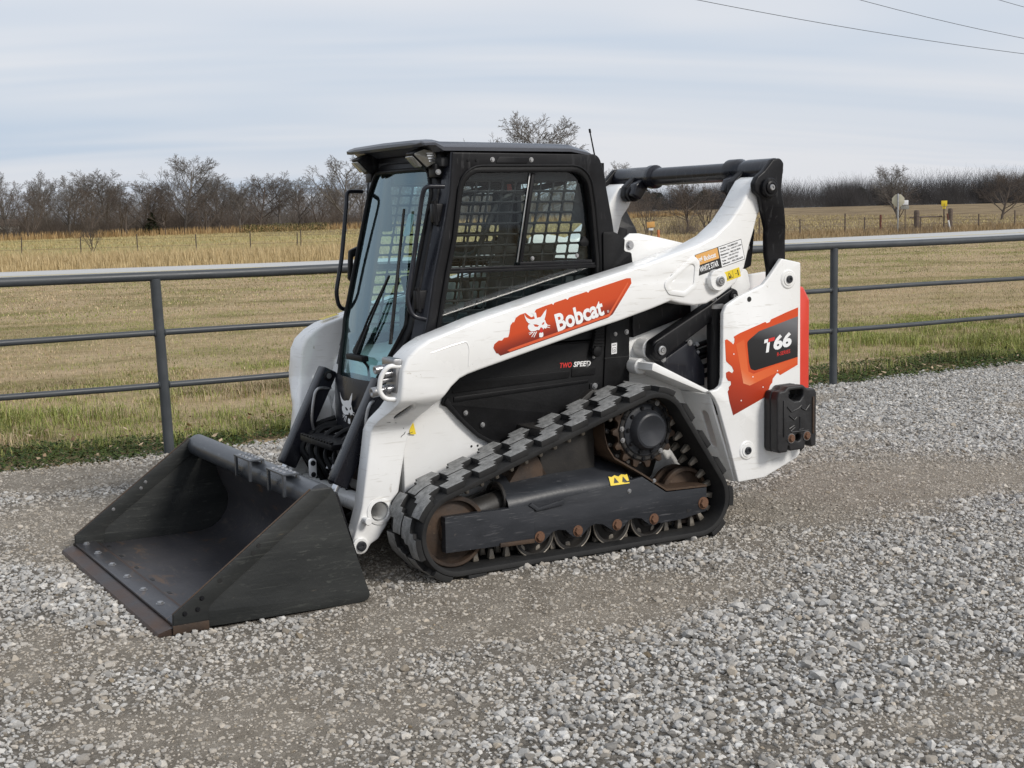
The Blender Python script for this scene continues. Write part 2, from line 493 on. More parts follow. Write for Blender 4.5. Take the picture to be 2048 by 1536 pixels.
CAMP = np.array(cam.matrix_world.translation); CR, CU, CF = np.array(r2), np.array(u2), np.array(fwd)
def in_view(x, y, z, m=.22):
    """keep scattered detail to what this viewpoint and its neighbours can see"""
    d = np.stack([x, y, z], 1)-CAMP; w = d@CF
    u = (d@CR)/np.maximum(w, .1)*2731.87/1024; v = (d@CU)/np.maximum(w, .1)*2731.87/768
    return (w > .5) & (np.abs(u) < 1+m) & (np.abs(v) < 1+m)

# --- ground sheet: lawn, fields, hill
gmat, n, l, b = _nodes('grass_ground')
tc = n.new('ShaderNodeTexCoord')
def gnoise(scale, vec=None, det=5, rough=.6):
    return noise_node(n, l, scale, det, rough, vec_scale=vec)
t1 = gnoise(.22, (1, 1.7, 1), 6, .68); t2 = gnoise(1.1, (1, 1.6, 1)); t3 = gnoise(14); t4 = gnoise(.03, (1, 3, 1))
tan = mixc(n, l, ramp(n, l, t2.outputs['Fac'], [(.3, 0.), (.7, 1.)]).outputs[0], (.40, .295, .170), (.52, .400, .250))
grn = mixc(n, l, ramp(n, l, t3.outputs['Fac'], [(.3, 0.), (.7, 1.)]).outputs[0], (.150, .150, .045), (.270, .235, .085))
lawn = mixc(n, l, ramp(n, l, t1.outputs['Fac'], [(.46, 0.), (.62, .8)]).outputs[0], tan, grn)
far = mixc(n, l, ramp(n, l, t4.outputs['Fac'], [(.38, 0.), (.62, 1.)]).outputs[0], (.40, .305, .150), (.36, .315, .130))
brn = mixc(n, l, ramp(n, l, t1.outputs['Fac'], [(.35, 0.), (.62, 1.)]).outputs[0], (.155, .112, .072), (.31, .235, .135))
sp = n.new('ShaderNodeSeparateXYZ'); l.new(tc.outputs['Object'], sp.inputs[0])
fy = n.new('ShaderNodeMapRange'); fy.inputs['From Min'].default_value = -46; fy.inputs['From Max'].default_value = -50; l.new(sp.outputs['Y'], fy.inputs['Value'])
fx = n.new('ShaderNodeMapRange'); fx.inputs['From Min'].default_value = -38; fx.inputs['From Max'].default_value = -56; l.new(sp.outputs['X'], fx.inputs['Value'])
col = mixc(n, l, fy.outputs[0], lawn, mixc(n, l, fx.outputs[0], far, brn))
fine = ramp(n, l, t3.outputs['Fac'], [(.25, .72), (.75, 1.12)])
mm = n.new('ShaderNodeMix'); mm.data_type = 'RGBA'; mm.blend_type = 'MULTIPLY'; mm.inputs['Factor'].default_value = 1
l.new(col, mm.inputs[6]); l.new(fine.outputs[0], mm.inputs[7])
l.new(mm.outputs[2], b.inputs['Base Color']); b.inputs['Roughness'].default_value = .95
b.inputs['Specular IOR Level'].default_value = .1
tb = gnoise(35); bump(n, l, b, tb.outputs['Fac'], .8, .05)
def spaced(segs):
    out = []
    for a_, b_, st_ in segs: out += list(np.arange(a_, b_, st_))
    return np.array(out)
gx = spaced([(-1500, -300, 60), (-300, -100, 10), (-100, -30, 2.5), (-30, 10, .8), (10, 60, 5), (60, 700, 80)])
gy = spaced([(-2500, -400, 100), (-400, -160, 12), (-160, -60, 4), (-60, -20, 1.0), (-20, -3, .5), (-3, 12, 1.5), (12, 200, 30)])
tag(grid_mesh('ground', gx, gy, terrain, gmat, -.012), kind='structure')

# --- gravel yard
def dirt_field(x, y):
    wx_, wy2 = x+.9*(fbm(x*.5, y*.5, 101, 3)-.5), y+.9*(fbm(x*.5+9, y*.5+4, 103, 3)-.5)
    d = fbm(wx_*.75+3.1, wy2*.9+7.7, 21, 4)-.055+.20*(fbm(x*4.5, y*4.5, 91, 3)-.5)
    for (cx_, cy_, ax_, ay_, k_) in DIRT:
        d = d+k_*np.exp(-((wx_-cx_)/ax_)**2-((wy2-cy_)/ay_)**2)
    return nstep(.37, .70, d)*.92
DIRT = [(.55, 1.35, .9, .45, .20), (-.35, 1.45, .9, .35, .17), (-1.3, 1.45, .9, .35, .13), (-2.6, .75, 1.4, .50, .17), (-3.6, .35, 1.6, .5, .16), (-5.2, -.6, 1.6, .4, .10), (1.75, 1.5, .7, .5, .19), (1.5, 2.1, .6, .45, .18), (1.0, 2.45, .6, .35, .15), (2.1, .9, .4, .5, .10), (.1, 2.45, .5, .25, .10), (1.1, -1.9, .6, .4, .12)]
def gravel_z(x, y):
    return .006+.030*(fbm(x*.9, y*1.4, 5, 3)-.5)+.012*(fbm(x*5, y*5, 9, 2)-.5)+.022*nstep(.34, .16, np.abs(np.abs(y)-.69))*nstep(-1.85, -1.55, x)*nstep(.36, .12, x)
ggmat, n, l, b = _nodes('gravel_bed')
at_ = n.new('ShaderNodeAttribute'); at_.attribute_name = 'dirt'
vo = n.new('ShaderNodeTexVoronoi'); vo.inputs['Scale'].default_value = 75; tcv = n.new('ShaderNodeTexCoord'); l.new(tcv.outputs['Object'], vo.inputs['Vector'])
g1 = noise_node(n, l, 60, 5, .7); g2 = noise_node(n, l, 6, 4, .6); g3 = noise_node(n, l, 220, 3, .6)
grav = mixc(n, l, vo.outputs['Color'], (.10, .088, .073), (.255, .232, .200))
dirtc = mixc(n, l, ramp(n, l, g2.outputs['Fac'], [(.3, 0.), (.7, 1.)]).outputs[0], (.20, .168, .130), (.38, .335, .275))
dirtc = mixc(n, l, ramp(n, l, g3.outputs['Fac'], [(.52, 0.), (.66, .7)]).outputs[0], dirtc, (.36, .33, .29))
gc = mixc(n, l, at_.outputs['Fac'], grav, dirtc)
l.new(gc, b.inputs['Base Color']); b.inputs['Roughness'].default_value = .95; b.inputs['Specular IOR Level'].default_value = .15
bump(n, l, b, g1.outputs['Fac'], 1.0, .022)
sx = np.arange(-13, 5.6, .07); sy = np.arange(-3.75, 6.9, .07)
def edge_drop(x, y):
    e = -3.52+.16*(fbm(x*.8, y*0+2, 31)-.5)
    return gravel_z(x, y)-.05*nstep(e+.10, e-.12, y)
yard = grid_mesh('gravel_yard', sx, sy, edge_drop, ggmat)
Xs, Ys = np.meshgrid(sx, sy)
a_ = yard.data.attributes.new('dirt', 'FLOAT', 'POINT'); a_.data.foreach_set('value', dirt_field(Xs.ravel(), Ys.ravel()).astype('f'))
tag(yard, kind='structure')

# loose crushed stone: one field of angular stones
smat, n, l, b = _nodes('crushed_limestone')
at_ = n.new('ShaderNodeAttribute'); at_.attribute_type = 'INSTANCER'; at_.attribute_name = 'tint'
sn = noise_node(n, l, 3.0, 4, .6)
mm = n.new('ShaderNodeMix'); mm.data_type = 'RGBA'; mm.blend_type = 'MULTIPLY'; mm.inputs['Factor'].default_value = 1
l.new(at_.outputs['Color'], mm.inputs[6]); l.new(ramp(n, l, sn.outputs['Fac'], [(.3, .78), (.7, 1.08)]).outputs[0], mm.inputs[7])
l.new(mm.outputs[2], b.inputs['Base Color']); b.inputs['Roughness'].default_value = .9; b.inputs['Specular IOR Level'].default_value = .2
def stone_points():
    A = []
    for (dens, x0, x1, y0, y1, med, sg, lo, hi, kind) in ((2900, -12.5, 5.2, -3.75, 6.6, .0088, .36, .004, .024, 0), (2400, -7.5, 4.6, -2.0, 6.6, .0055, .28, .003, .009, 1), (60, -6, 4.6, -3.4, 6.6, .020, .25, .015, .032, 2)):
        N = int(dens*(x1-x0)*(y1-y0)); x = rng.uniform(x0, x1, N); y = rng.uniform(y0, y1, N)
        k = in_view(x, y, np.zeros(N), .45); x, y = x[k], y[k]
        d = dirt_field(x, y); e = -3.52+.16*(fbm(x*.8, y*0+2, 31)-.5)
        pr = {0: 1-.52*d, 1: .25+.7*d, 2: 1-.8*d}[kind]
        pr = pr*np.where(y < e, np.exp(-(e-y)/.10), 1)
        k = (rng.random(len(x)) < pr) & ~((x > .47) & (x < 1.43) & (np.abs(y) < .872)); x, y, d = x[k], y[k], d[k]
        r = np.clip(med*np.exp(rng.normal(0, sg, len(x))), lo, hi)*(1-.18*d)
        A.append(np.stack([x, y, r, d], 1))
    return np.concatenate(A)
SP = stone_points(); NS = len(SP)
zs = gravel_z(SP[:, 0], SP[:, 1])+SP[:, 2]*(rng.uniform(-.25, .45, NS)-.45*SP[:, 3])
me = bpy.data.meshes.new('gravel_stones'); me.vertices.add(NS)
me.vertices.foreach_set('co', np.stack([SP[:, 0], SP[:, 1], zs], 1).astype('f').ravel())
sc_ = SP[:, 2:3]*np.stack([rng.uniform(.85, 1.35, NS), rng.uniform(.8, 1.1, NS), rng.uniform(.55, .9, NS)], 1)
a_ = me.attributes.new('size', 'FLOAT_VECTOR', 'POINT'); a_.data.foreach_set('vector', sc_.astype('f').ravel())
rt = np.stack([rng.normal(0, .35, NS), rng.normal(0, .35, NS), rng.uniform(0, 6.283, NS)], 1)
a_ = me.attributes.new('turn', 'FLOAT_VECTOR', 'POINT'); a_.data.foreach_set('vector', rt.astype('f').ravel())
a_ = me.attributes.new('pick', 'INT', 'POINT'); a_.data.foreach_set('value', rng.integers(0, 7, NS).astype(np.int32))
v_ = np.clip(rng.normal(.40, .11, NS), .12, .66)
warm = np.abs(rng.normal(0, .022, NS))+.03*SP[:, 3]+np.where(rng.random(NS) < .05, .05, 0)
tint = np.stack([v_+warm*.7, v_*.985+warm*.1, v_*.95-warm*.6, np.ones(NS)], 1)
tint[:, :3] = tint[:, :3]*(1-.60*SP[:, 3:4])+np.array([.385, .338, .275])*(.60*SP[:, 3:4])*rng.uniform(.65, 1.2, (NS, 1))
a_ = me.attributes.new('tint', 'FLOAT_COLOR', 'POINT'); a_.data.foreach_set('color', tint.astype('f').ravel())
me.update(); me.materials.append(smat)
stones = link(bpy.data.objects.new('gravel_stones', me))
tag(stones, 'loose grey crushed stone spread over the yard', 'gravel', kind='stuff')
ng = bpy.data.node_groups.new('crushed_stone', 'GeometryNodeTree')
ng.interface.new_socket('Geometry', in_out='INPUT', socket_type='NodeSocketGeometry')
ng.interface.new_socket('Geometry', in_out='OUTPUT', socket_type='NodeSocketGeometry')
gn, gl_ = ng.nodes, ng.links
gi, go = gn.new('NodeGroupInput'), gn.new('NodeGroupOutput')
jn = gn.new('GeometryNodeJoinGeometry')
for k in range(7):
    pn = gn.new('GeometryNodePoints'); pn.inputs['Count'].default_value = 19+(k % 3)*2
    rv = gn.new('FunctionNodeRandomValue'); rv.data_type = 'FLOAT_VECTOR'
    rv.inputs[0].default_value = (-1, -1, -1); rv.inputs[1].default_value = (1, 1, 1); rv.inputs['Seed'].default_value = 31+k*5
    nm_ = gn.new('ShaderNodeVectorMath'); nm_.operation = 'NORMALIZE'; gl_.new(rv.outputs[0], nm_.inputs[0])
    gl_.new(nm_.outputs[0], pn.inputs['Position'])
    ch = gn.new('GeometryNodeConvexHull'); gl_.new(pn.outputs[0], ch.inputs[0])
    sm = gn.new('GeometryNodeSetMaterial'); sm.inputs['Material'].default_value = smat; gl_.new(ch.outputs[0], sm.inputs[0])
    gi_ = gn.new('GeometryNodeGeometryToInstance'); gl_.new(sm.outputs[0], gi_.inputs[0])
    gl_.new(gi_.outputs[0], jn.inputs[0])
ip = gn.new('GeometryNodeInstanceOnPoints'); ip.inputs['Pick Instance'].default_value = True
gl_.new(gi.outputs[0], ip.inputs['Points']); gl_.new(jn.outputs[0], ip.inputs['Instance'])
for nm_, ty, sk in (('size', 'FLOAT_VECTOR', 'Scale'), ('turn', 'FLOAT_VECTOR', 'Rotation'), ('pick', 'INT', 'Instance Index')):
    na = gn.new('GeometryNodeInputNamedAttribute'); na.data_type = ty; na.inputs[0].default_value = nm_
    gl_.new(na.outputs[0], ip.inputs[sk])
gl_.new(ip.outputs[0], go.inputs[0])
md = stones.modifiers.new('stones', 'NODES'); md.node_group = ng

# --- road beyond the lawn
rmat, n, l, b = _nodes('road_asphalt')
q1_ = noise_node(n, l, .7, 4, .6, vec_scale=(.15, 1, 1)); q2_ = noise_node(n, l, 40, 4, .7)
rc = mixc(n, l, ramp(n, l, q1_.outputs['Fac'], [(.3, 0.), (.7, 1.)]).outputs[0], (.44, .437, .425), (.51, .505, .49))
l.new(rc, b.inputs['Base Color']); b.inputs['Roughness'].default_value = .85
bump(n, l, b, q2_.outputs['Fac'], .3, .01)
rx = spaced([(-700, -120, 20), (-120, 20, 3), (20, 260, 20)])
tag(grid_mesh('road', rx, np.array([-47.2, -44, -41, -38, -35.2]), lambda x, y: road_z(x)+.03*(1-((y+41.2)/6)**2), rmat), kind='structure')
for y0, mt, nm_ in ((-46.75, M['whiteink'], 'edge_line'), (-35.75, M['whiteink'], 'edge_line'), (-41.35, M['yellow'], 'centre_line'), (-41.05, M['yellow'], 'centre_line')):
    tag(grid_mesh('road_marking', rx, np.array([y0, y0+.12]), lambda x, y: road_z(x)+.03*(1-((y+41.2)/6)**2)+.006, mt), kind='structure')
# ================================================================== compact track loader
LD = thing('track_loader', 'white and black compact track loader with red side decals and bucket down on gravel', 'track loader')

def sstep(a, b, x):
    t = np.clip((x-a)/(b-a), 0, 1); return t*t*(3-2*t)

# shared small hardware -------------------------------------------------
def bolt_mesh(nm, mat, r=1.0):
    V, F = lathe_mesh([(1.0, 0), (1.0, .55), (.86, .72)], 6)
    V2, F2 = lathe_mesh([(1.35, 0), (1.35, .14)], 14)
    k = len(V)
    me = bpy.data.meshes.new(nm); me.from_pydata([(a*r, b*r, c*r) for a, b, c in V+V2], [], F+[tuple(i+k for i in f) for f in F2])
    me.materials.append(mat); me.update()
    return me
BOLT = {k: bolt_mesh('bolt', M[k]) for k in ('steel', 'rustbolt', 'black', 'whiteink')}
def bolt(pos, axis, r, mat='steel', parent=None):
    o = bpy.data.objects.new('bolt', BOLT[mat]); link(o, parent)
    u, v, d = frame_of(axis)
    o.matrix_world = Matrix(((u.x*r, v.x*r, d.x*r, pos[0]), (u.y*r, v.y*r, d.y*r, pos[1]), (u.z*r, v.z*r, d.z*r, pos[2]), (0, 0, 0, 1)))
    return o
def pin_end(name, x, z, y, r, parent, ring='white', s=1):
    """round pin seen end-on, inside a collar"""
    lathe(name, [(r*1.0, 0), (r*1.0, .008), (r*.8, .012), (r*.62, .012), (r*.6, .006), (r*.32, .006), (r*.30, .010), (.0005, .010)], (x, y, z), (0, s, 0), M[ring], parent, 20)
    lathe('pin', [(r*.5, 0), (r*.5, .010), (r*.42, .0135), (r*.2, .0135), (r*.17, .009), (.0005, .009)], (x, y+s*.002, z), (0, s, 0), M['steel'], parent, 16)

# ---------------------------------------------------------------- bucket
BW = .855
sec_in = [(1.30, .030), (.74, .028)]                                      # inside profile, floor to top lip
for k in range(0, 9):
    a = R(-90 - k*12.2)
    sec_in.append((.70 + .165*math.cos(a), .195 + .165*math.sin(a)))
sec_in += [(.574, .30), (.612, .43), (.640, .500)]
sec_out = [(.628, .505), (.598, .43), (.556, .30), (.486, .045), (.50, .018), (.55, .010), (1.30, .012)]
loop = sec_in + sec_out
V, F = [], []
for s in (-1, 1):
    V += [(x, s*BW, z) for x, z in loop]
n = len(loop)
for k in range(n):
    j = (k+1) % n
    F.append((k, j, n+j, n+k))
bucket = mobj('bucket', V, F, M['bfloor'], LD, 34)
# back wall outside
side_pts = fillet([(1.363, .088), (.74, .538), (.644, .539), (.626, .506), (.476, .034), (.489, .013), (.53, .006), (1.216, .014), (1.366, .015)], [.004, .01, .006, .01, .03, .01, .01, .0, .0], 3)
strip_pts = [(1.361, .089), (.742, .536), (.650, .537), (.655, .508), (.828, .381), (1.177, .131), (1.208, .104), (1.216, .07), (1.218, .016), (1.364, .016)]
for s in (1, -1):
    hl = []
    for (hx, hz) in ((1.00, .31), (.985, .285), (1.12, .235)):
        hl.append([(hx+.0075*math.cos(t), hz+.0075*math.sin(t)) for t in np.linspace(0, 2*math.pi, 9)[:-1]])
    sp = plate('side_plate', side_pts, s*.852, s*.864, M['bucket'], bucket, bev=.002)
    plate('side_cutter', strip_pts, s*.8645, s*.8705, M['bucket'], bucket, bev=.002)
    plate('side_cutter', strip_pts, s*.8455, s*.8515, M['bucket'], bucket, bev=.002)
    box('wear_strip', (1.215, min(s*.8712, s*.8772), .008), (1.368, max(s*.8712, s*.8772), .046), M['rust'], bucket, .002)
    for (hx, hz) in ((1.315, .088), (1.26, .098), (1.24, .142)):
        bolt((hx, s*.8708, hz), (0, s, 0), .008, 'black', bucket)
    for (hx, hz) in ((.985, .330), (1.010, .300), (1.16, .205)):
        lathe('bolt_hole', [(.010, 0), (.010, .0012), (.0005, .0012)], (hx, s*.8708, hz), (0, s, 0), M['ink'], bucket, 12)
        bolt((hx, -s*-.8452 if False else s*.8452, hz), (0, -s, 0), .007, 'steel', bucket)
# worn bright edge along the side plates
for s in (1, -1):
    tube('edge_wear', [(1.364, s*.858, .088), (.74, s*.858, .5395)], .0042, M['rust'], bucket, 6)
# cutting edge: main plate plus bolt-on edge
V, F = [], []
ce = [(1.432, .006), (1.425, .020), (1.375, .034), (1.24, .038), (1.24, .012), (1.36, .006)]
for s in (-1, 1): V += [(x, s*.866, z) for x, z in ce]
n = len(ce)
for k in range(n): F.append((k, (k+1) % n, n+(k+1) % n, n+k))
F += [tuple(range(n))[::-1], tuple(range(n, 2*n))]
mobj('cutting_edge', V, F, M['edge'], bucket, 20)
box('edge_plate', (1.262, -.846, .0385), (1.362, .846, .050), M['bfloor'], bucket, .003)
for yb in (-.80, -.562, -.282, -.012, .261, .527):
    bolt((1.318, yb, .050), (0, 0, 1), .014, 'steel', bucket)
    box('floor_slot', (1.205, yb+.02, .0295), (1.22, yb+.06, .0315), M['ink'], bucket, .0)
# top beam: rolled section across the top of the back wall
bp = []
for k in range(17):
    a = R(150 - k*15.5)
    bp.append((.690+.058*math.cos(a), .498+.058*math.sin(a)))
V, F = [], []
for s in (-1, 1): V += [(x, s*.8515, z) for x, z in bp]
n = len(bp)
for k in range(n): F.append((k, (k+1) % n, n+(k+1) % n, n+k))
F += [tuple(range(n))[::-1], tuple(range(n, 2*n))]
mobj('top_beam', V, F, M['beam'], bucket, 30)
# two grated steps
for y0 in (-.015, .425):
    st = box('step', (.700, y0, .566), (.778, y0+.215, .574), M['beam'], bucket, .0015)
    for k in range(9):
        lathe('grip_tooth', [(.010, 0), (.008, .006), (.005, .006), (.004, .001), (.0005, .001)], (.720+.038*(k % 2), y0+.016+k*.0228, .574), (0, 0, 1), M['steel'], st, 8)
    for yy in (y0+.012, y0+.203):
        box('step_leg', (.764, yy-.010, .470), (.776, yy+.010, .5658), M['beam'], st, .0015)
        box('step_leg', (.700, yy-.010, .540), (.712, yy+.010, .5658), M['beam'], st, .0015)
# rear bracket of the bucket towards the quick-attach
box('mount_plate', (.49, -.52, .06), (.525, .52, .46), M['bucket'], bucket, .004, rot=Matrix.Rotation(R(16), 3, 'Y'))

# ---------------------------------------------------------------- lift arms
arm_pts = [(-1.935, 1.867), (-1.965, 1.84), (-1.972, 1.79), (-1.94, 1.73), (-1.890, 1.67), (-1.862, 1.584), (-1.835, 1.512), (-1.801, 1.40), (-1.741, 1.316),
    (-1.64, 1.258), (-1.548, 1.219), (-1.465, 1.213), (-1.383, 1.227), (-1.319, 1.244), (-1.184, 1.206), (-1.011, 1.163), (-.76, 1.108), (-.45, 1.034), (-.196, .973),
    (-.134, .957), (-.090, .940), (-.045, .905), (-.01, .866), (.03, .815), (.062, .745), (.080, .687), (.103, .612), (.124, .522), (.148, .398),
    (.185, .355), (.216, .245), (.262, .185), (.30, .166), (.322, .135), (.355, .123), (.388, .138), (.398, .175), (.373, .240), (.340, .345), (.318, .48), (.298, .60), (.283, .70),
    (.268, .755), (.240, .81), (.222, .86), (.212, .93), (.205, 1.0), (.178, 1.055), (.126, 1.100), (.06, 1.135), (0, 1.152), (-.206, 1.215), (-.743, 1.344), (-1.18, 1.442),
    (-1.35, 1.487), (-1.49, 1.524), (-1.60, 1.568), (-1.70, 1.640), (-1.775, 1.725), (-1.825, 1.80), (-1.865, 1.853), (-1.90, 1.870)]
def arm_warp_for(s):
    def w(c):
        y = c[:, 1]*s
        k = sstep(.88, .69, c[:, 2])*sstep(-.12, .02, c[:, 0])
        out, inn = .70-.20*k, .535-.135*k
        t = (y-.535)/.165
        # knee bulges outwards round the couplers
        y2 = inn+t*(out-inn)
        c = c.copy(); c[:, 1] = y2*s
        return c
    return w
oval = fillet([(.150, .845), (.174, .832), (.222, .768), (.200, .778)], .012, 3)
def ov(t0=0):
    cx, cz, dxv, dzv, a, b = .163, .797, .62, -.78, .044, .016
    P = []
    for k in range(20):
        t = 2*math.pi*k/20; ct, st_ = math.cos(t), math.sin(t)
        e = math.copysign(abs(ct)**.6, ct)*a; g = math.copysign(abs(st_)**.8, st_)*b
        P.append((cx+dxv*e-dzv*g*-1*-1, cz+dzv*e+dxv*g))
    return P
def circ(x, z, r, nn=20):
    return [(x+r*math.cos(2*math.pi*k/nn), z+r*math.sin(2*math.pi*k/nn)) for k in range(nn)]
ARMS = {}
for s in (1, -1):
    arm = plate('lift_arm', arm_pts, s*.535, s*.70, M['white'], LD, holes=[ov(), circ(.253, .318, .048, 24), circ(-1.328, 1.363, .010, 10)], bev=.014, smooth=40, res=2,
                warp=arm_warp_for(s), cuts=[.88, .86, .84, .82, .80, .78, .76, .74, .72, .70])
    ARMS[s] = arm
    # raised triangular stiffener, shallow pressed panel, pin bosses
    tri = fillet([(-1.262, 1.335), (-1.46, 1.474), (-1.50, 1.44), (-1.485, 1.31), (-1.40, 1.262), (-1.30, 1.278)], .03, 4)
    tri2 = fillet([(-1.300, 1.330), (-1.445, 1.430), (-1.468, 1.42), (-1.458, 1.325), (-1.40, 1.288), (-1.32, 1.300)], .02, 4)
    plate('stiffener_ridge', tri, s*.698, s*.706, M['white'], arm, holes=[tri2], bev=.003)
    tube('pressed_rib', round_path([(.06, s*.6975, 1.070), (-.05, s*.6985, 1.098), (-.128, s*.6985, 1.113), (-.142, s*.6985, 1.08), (-.135, s*.6985, .995)], .03, 5), .004, M['white'], arm, 8)
    plate('cavity_shade', fillet([(.10, .86), (.18, .86), (.225, .79), (.215, .74), (.13, .75)], .01, 2), s*.60, s*.645, M['ink'], arm, bev=.002, warp=arm_warp_for(s), cuts=[.84, .82, .80, .78, .76])  # black plate inside the arm, paints the shade seen through the oval slot
    lathe('pin_boss', [(.056, 0), (.056, .028), (.052, .034), (.0005, .034)], (-1.600, s*.700, 1.340), (0, s, 0), M['white'], arm, 24)
    pin_end('pin_collar', -1.607, 1.336, s*.734, .026, arm, 'steel', s)
    bolt((-1.552, s*.700, 1.352), (0, s, 0), .012, 'whiteink', arm)
    lathe('pivot_boss', [(.040, 0), (.040, .012), (.034, .016), (.0005, .016)], (.358, s*.498, .168), (0, s, 0), M['white'], arm, 24)
    lathe('pivot_pin', [(.024, 0), (.024, .010), (.020, .013), (.010, .013), (.009, .008), (.0005, .008)], (.358, s*.514, .168), (0, s, 0), M['grey'], arm, 18)
    lathe('stop_stub', [(.018, 0), (.018, .045), (.015, .049), (.0005, .049)], (.330, s*.498, .285), (0, s, 0), M['white'], arm, 16)
    ringp = [(.064, 0), (.064, .006), (.050, .009), (.048, .009), (.046, -.03)]
    V, F = lathe_mesh(ringp, 28, False)
    mobj('tube_ring', [(.253+a, s*(.499+h), .318+b) for a, b, h in V], F, M['white'], arm)
# cross tube through the legs
V, F = lathe_mesh([(.047, -.495), (.047, .495)], 28, False)
V2, F2 = lathe_mesh([(.041, .495), (.041, -.495)], 28, False)
k0 = len(V)
mobj('torque_tube', [(.253+a, h, .318+b) for a, b, h in V+V2], F+[tuple(i+k0 for i in f) for f in F2], M['white'], LD)
A1 = ARMS[1]
# printed decal on the near arm -------------------------------------------------
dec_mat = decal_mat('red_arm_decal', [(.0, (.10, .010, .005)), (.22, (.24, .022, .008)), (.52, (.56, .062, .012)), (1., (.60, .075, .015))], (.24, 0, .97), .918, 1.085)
arm_dec = [(-.270, 1.073), (-.276, 1.090), (-.300, 1.106), (-.318, 1.105), (-.330, 1.117), (-.353, 1.119), (-.360, 1.140), (-.366, 1.174), (-.380, 1.190), (-.386, 1.186), (-.396, 1.208),
           (-.420, 1.222), (-.450, 1.229), (-.470, 1.214), (-.482, 1.206), (-.495, 1.210), (-.505, 1.236), (-.511, 1.243), (-.56, 1.257), (-.60, 1.266), (-.608, 1.259), (-.615, 1.270), (-.68, 1.286), (-.690, 1.280),
           (-.70, 1.291), (-.80, 1.315), (-.812, 1.309), (-.82, 1.320), (-1.040, 1.371), (-1.066, 1.371), (-1.070, 1.345), (-.955, 1.196), (-.925, 1.180), (-.308, 1.033), (-.296, 1.044), (-.285, 1.047)]
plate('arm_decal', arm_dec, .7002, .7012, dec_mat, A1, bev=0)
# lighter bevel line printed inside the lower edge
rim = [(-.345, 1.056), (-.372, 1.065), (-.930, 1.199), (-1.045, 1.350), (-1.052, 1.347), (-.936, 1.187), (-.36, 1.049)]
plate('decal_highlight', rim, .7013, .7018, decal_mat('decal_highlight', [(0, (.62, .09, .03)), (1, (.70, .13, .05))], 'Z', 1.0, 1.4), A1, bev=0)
# wildcat head emblem; u to the right, v up, about one unit wide
_e = lambda P: [((x-1050)/200, (300-y)/235) for x, y in P]
head = _e([(932, 210), (946, 240), (964, 258), (985, 268), (1010, 270), (1035, 263), (1055, 261), (1080, 258), (1096, 240), (1112, 218), (1136, 192), (1130, 228), (1122, 258), (1112, 284), (1120, 298), (1124, 318), (1136, 334), (1132, 356), (1120, 370), (1104, 362),
           (1096, 376), (1091, 360), (1076, 351), (1068, 360), (1058, 376), (1040, 371), (1022, 379), (1000, 379), (977, 371), (963, 352), (958, 332), (967, 312), (984, 311), (966, 300), (950, 278), (940, 250)])
eyes = [_e([(1008, 316), (1036, 320), (1060, 333), (1046, 345), (1022, 339)]), _e([(1084, 326), (1096, 312), (1110, 306), (1107, 324), (1094, 333)])]
mouth = _e([(1063, 366), (1078, 356), (1089, 364), (1090, 396), (1076, 404), (1066, 394)])
chin = _e([(1056, 408), (1066, 398), (1076, 405), (1091, 398), (1094, 420), (1090, 438), (1075, 444), (1056, 440)])
wh = [_e([(1000, 383), (966, 404), (968, 409), (1006, 389)]), _e([(1014, 386), (984, 428), (988, 431), (1022, 389)]), _e([(1030, 386), (1004, 433), (1009, 436), (1039, 387)]),
      _e([(1127, 336), (1162, 344), (1162, 349), (1127, 343)]), _e([(1124, 350), (1158, 363), (1156, 368), (1121, 357)]), _e([(990, 379), (962, 389), (963, 393), (996, 384)])]
def emblem(parent, org, ax, ay, an, w, mats, lift=.0016):
    fr = lambda d: (Vector(org)+Vector(an)*d, Vector(ax)*w, Vector(ay)*w, Vector(an))
    white, dark = mats
    plate_f('emblem_head', head, fr(lift), .0006, white, parent, bev=0, holes=eyes)
    plate_f('emblem_mouth', mouth, fr(lift*.85), .0004, dark, parent, bev=0)
    plate_f('emblem_chin', chin, fr(lift*1.25), .0004, white, parent, bev=0)
    for q in wh: plate_f('emblem_whisker', q, fr(lift*1.0), .0004, white, parent, bev=0)
ang = R(3)
emblem(A1, (-.517, .7008, 1.182), (-math.cos(ang), 0, math.sin(ang)), (math.sin(ang), 0, math.cos(ang)), (0, 1, 0), .124, (M['whiteink'], M['inkred']))
plate('decal_scuff', [(-.478, 1.226), (-.492, 1.223), (-.502, 1.200), (-.512, 1.182), (-.520, 1.176), (-.513, 1.204), (-.508, 1.228)], .7014, .7019, M['whiteink'], A1, bev=0)
text('lettering', 'Bobcat', (-.632, 1.127), .283, .088, .7010, M['whiteink'], A1, (-math.cos(R(14)), math.sin(R(14))), bold=.034)
text('registered_mark', '\u00ae', (-.922, 1.204), .013, .013, .7010, M['whiteink'], A1, (-math.cos(R(14)), math.sin(R(14))))
# dealer sticker and warning sticker
da = Vector((-.306, .075)).normalized(); ua = Vector((da.y, -da.x))
def sq(o, w, h): return [o, (o[0]+da.x*w, o[1]+da.y*w), (o[0]+da.x*w+ua.x*h, o[1]+da.y*w+ua.y*h), (o[0]+ua.x*h, o[1]+ua.y*h)]
def at(o, a, b): return (o[0]+da.x*a+ua.x*b, o[1]+da.y*a+ua.y*b)
so = (-1.495, 1.366)
SH = .1105
dl = plate('dealer_sticker', sq(so, .315, SH), .7002, .7008, M['ink'], A1, bev=0)
plate('sticker_field', sq(at(so, .003, SH*.47), .147, SH*.51), .7009, .7013, M['orangeink'], A1, bev=0)
plate('sticker_field', sq(at(so, .157, .003), .155, SH-.006), .7009, .7013, M['whiteink'], A1, bev=0)
dd = (da.x, da.y)
text('lettering', 'Bobcat', at(so, .052, .064), .080, .026, .7012, M['whiteink'], A1, dd, bold=.03)
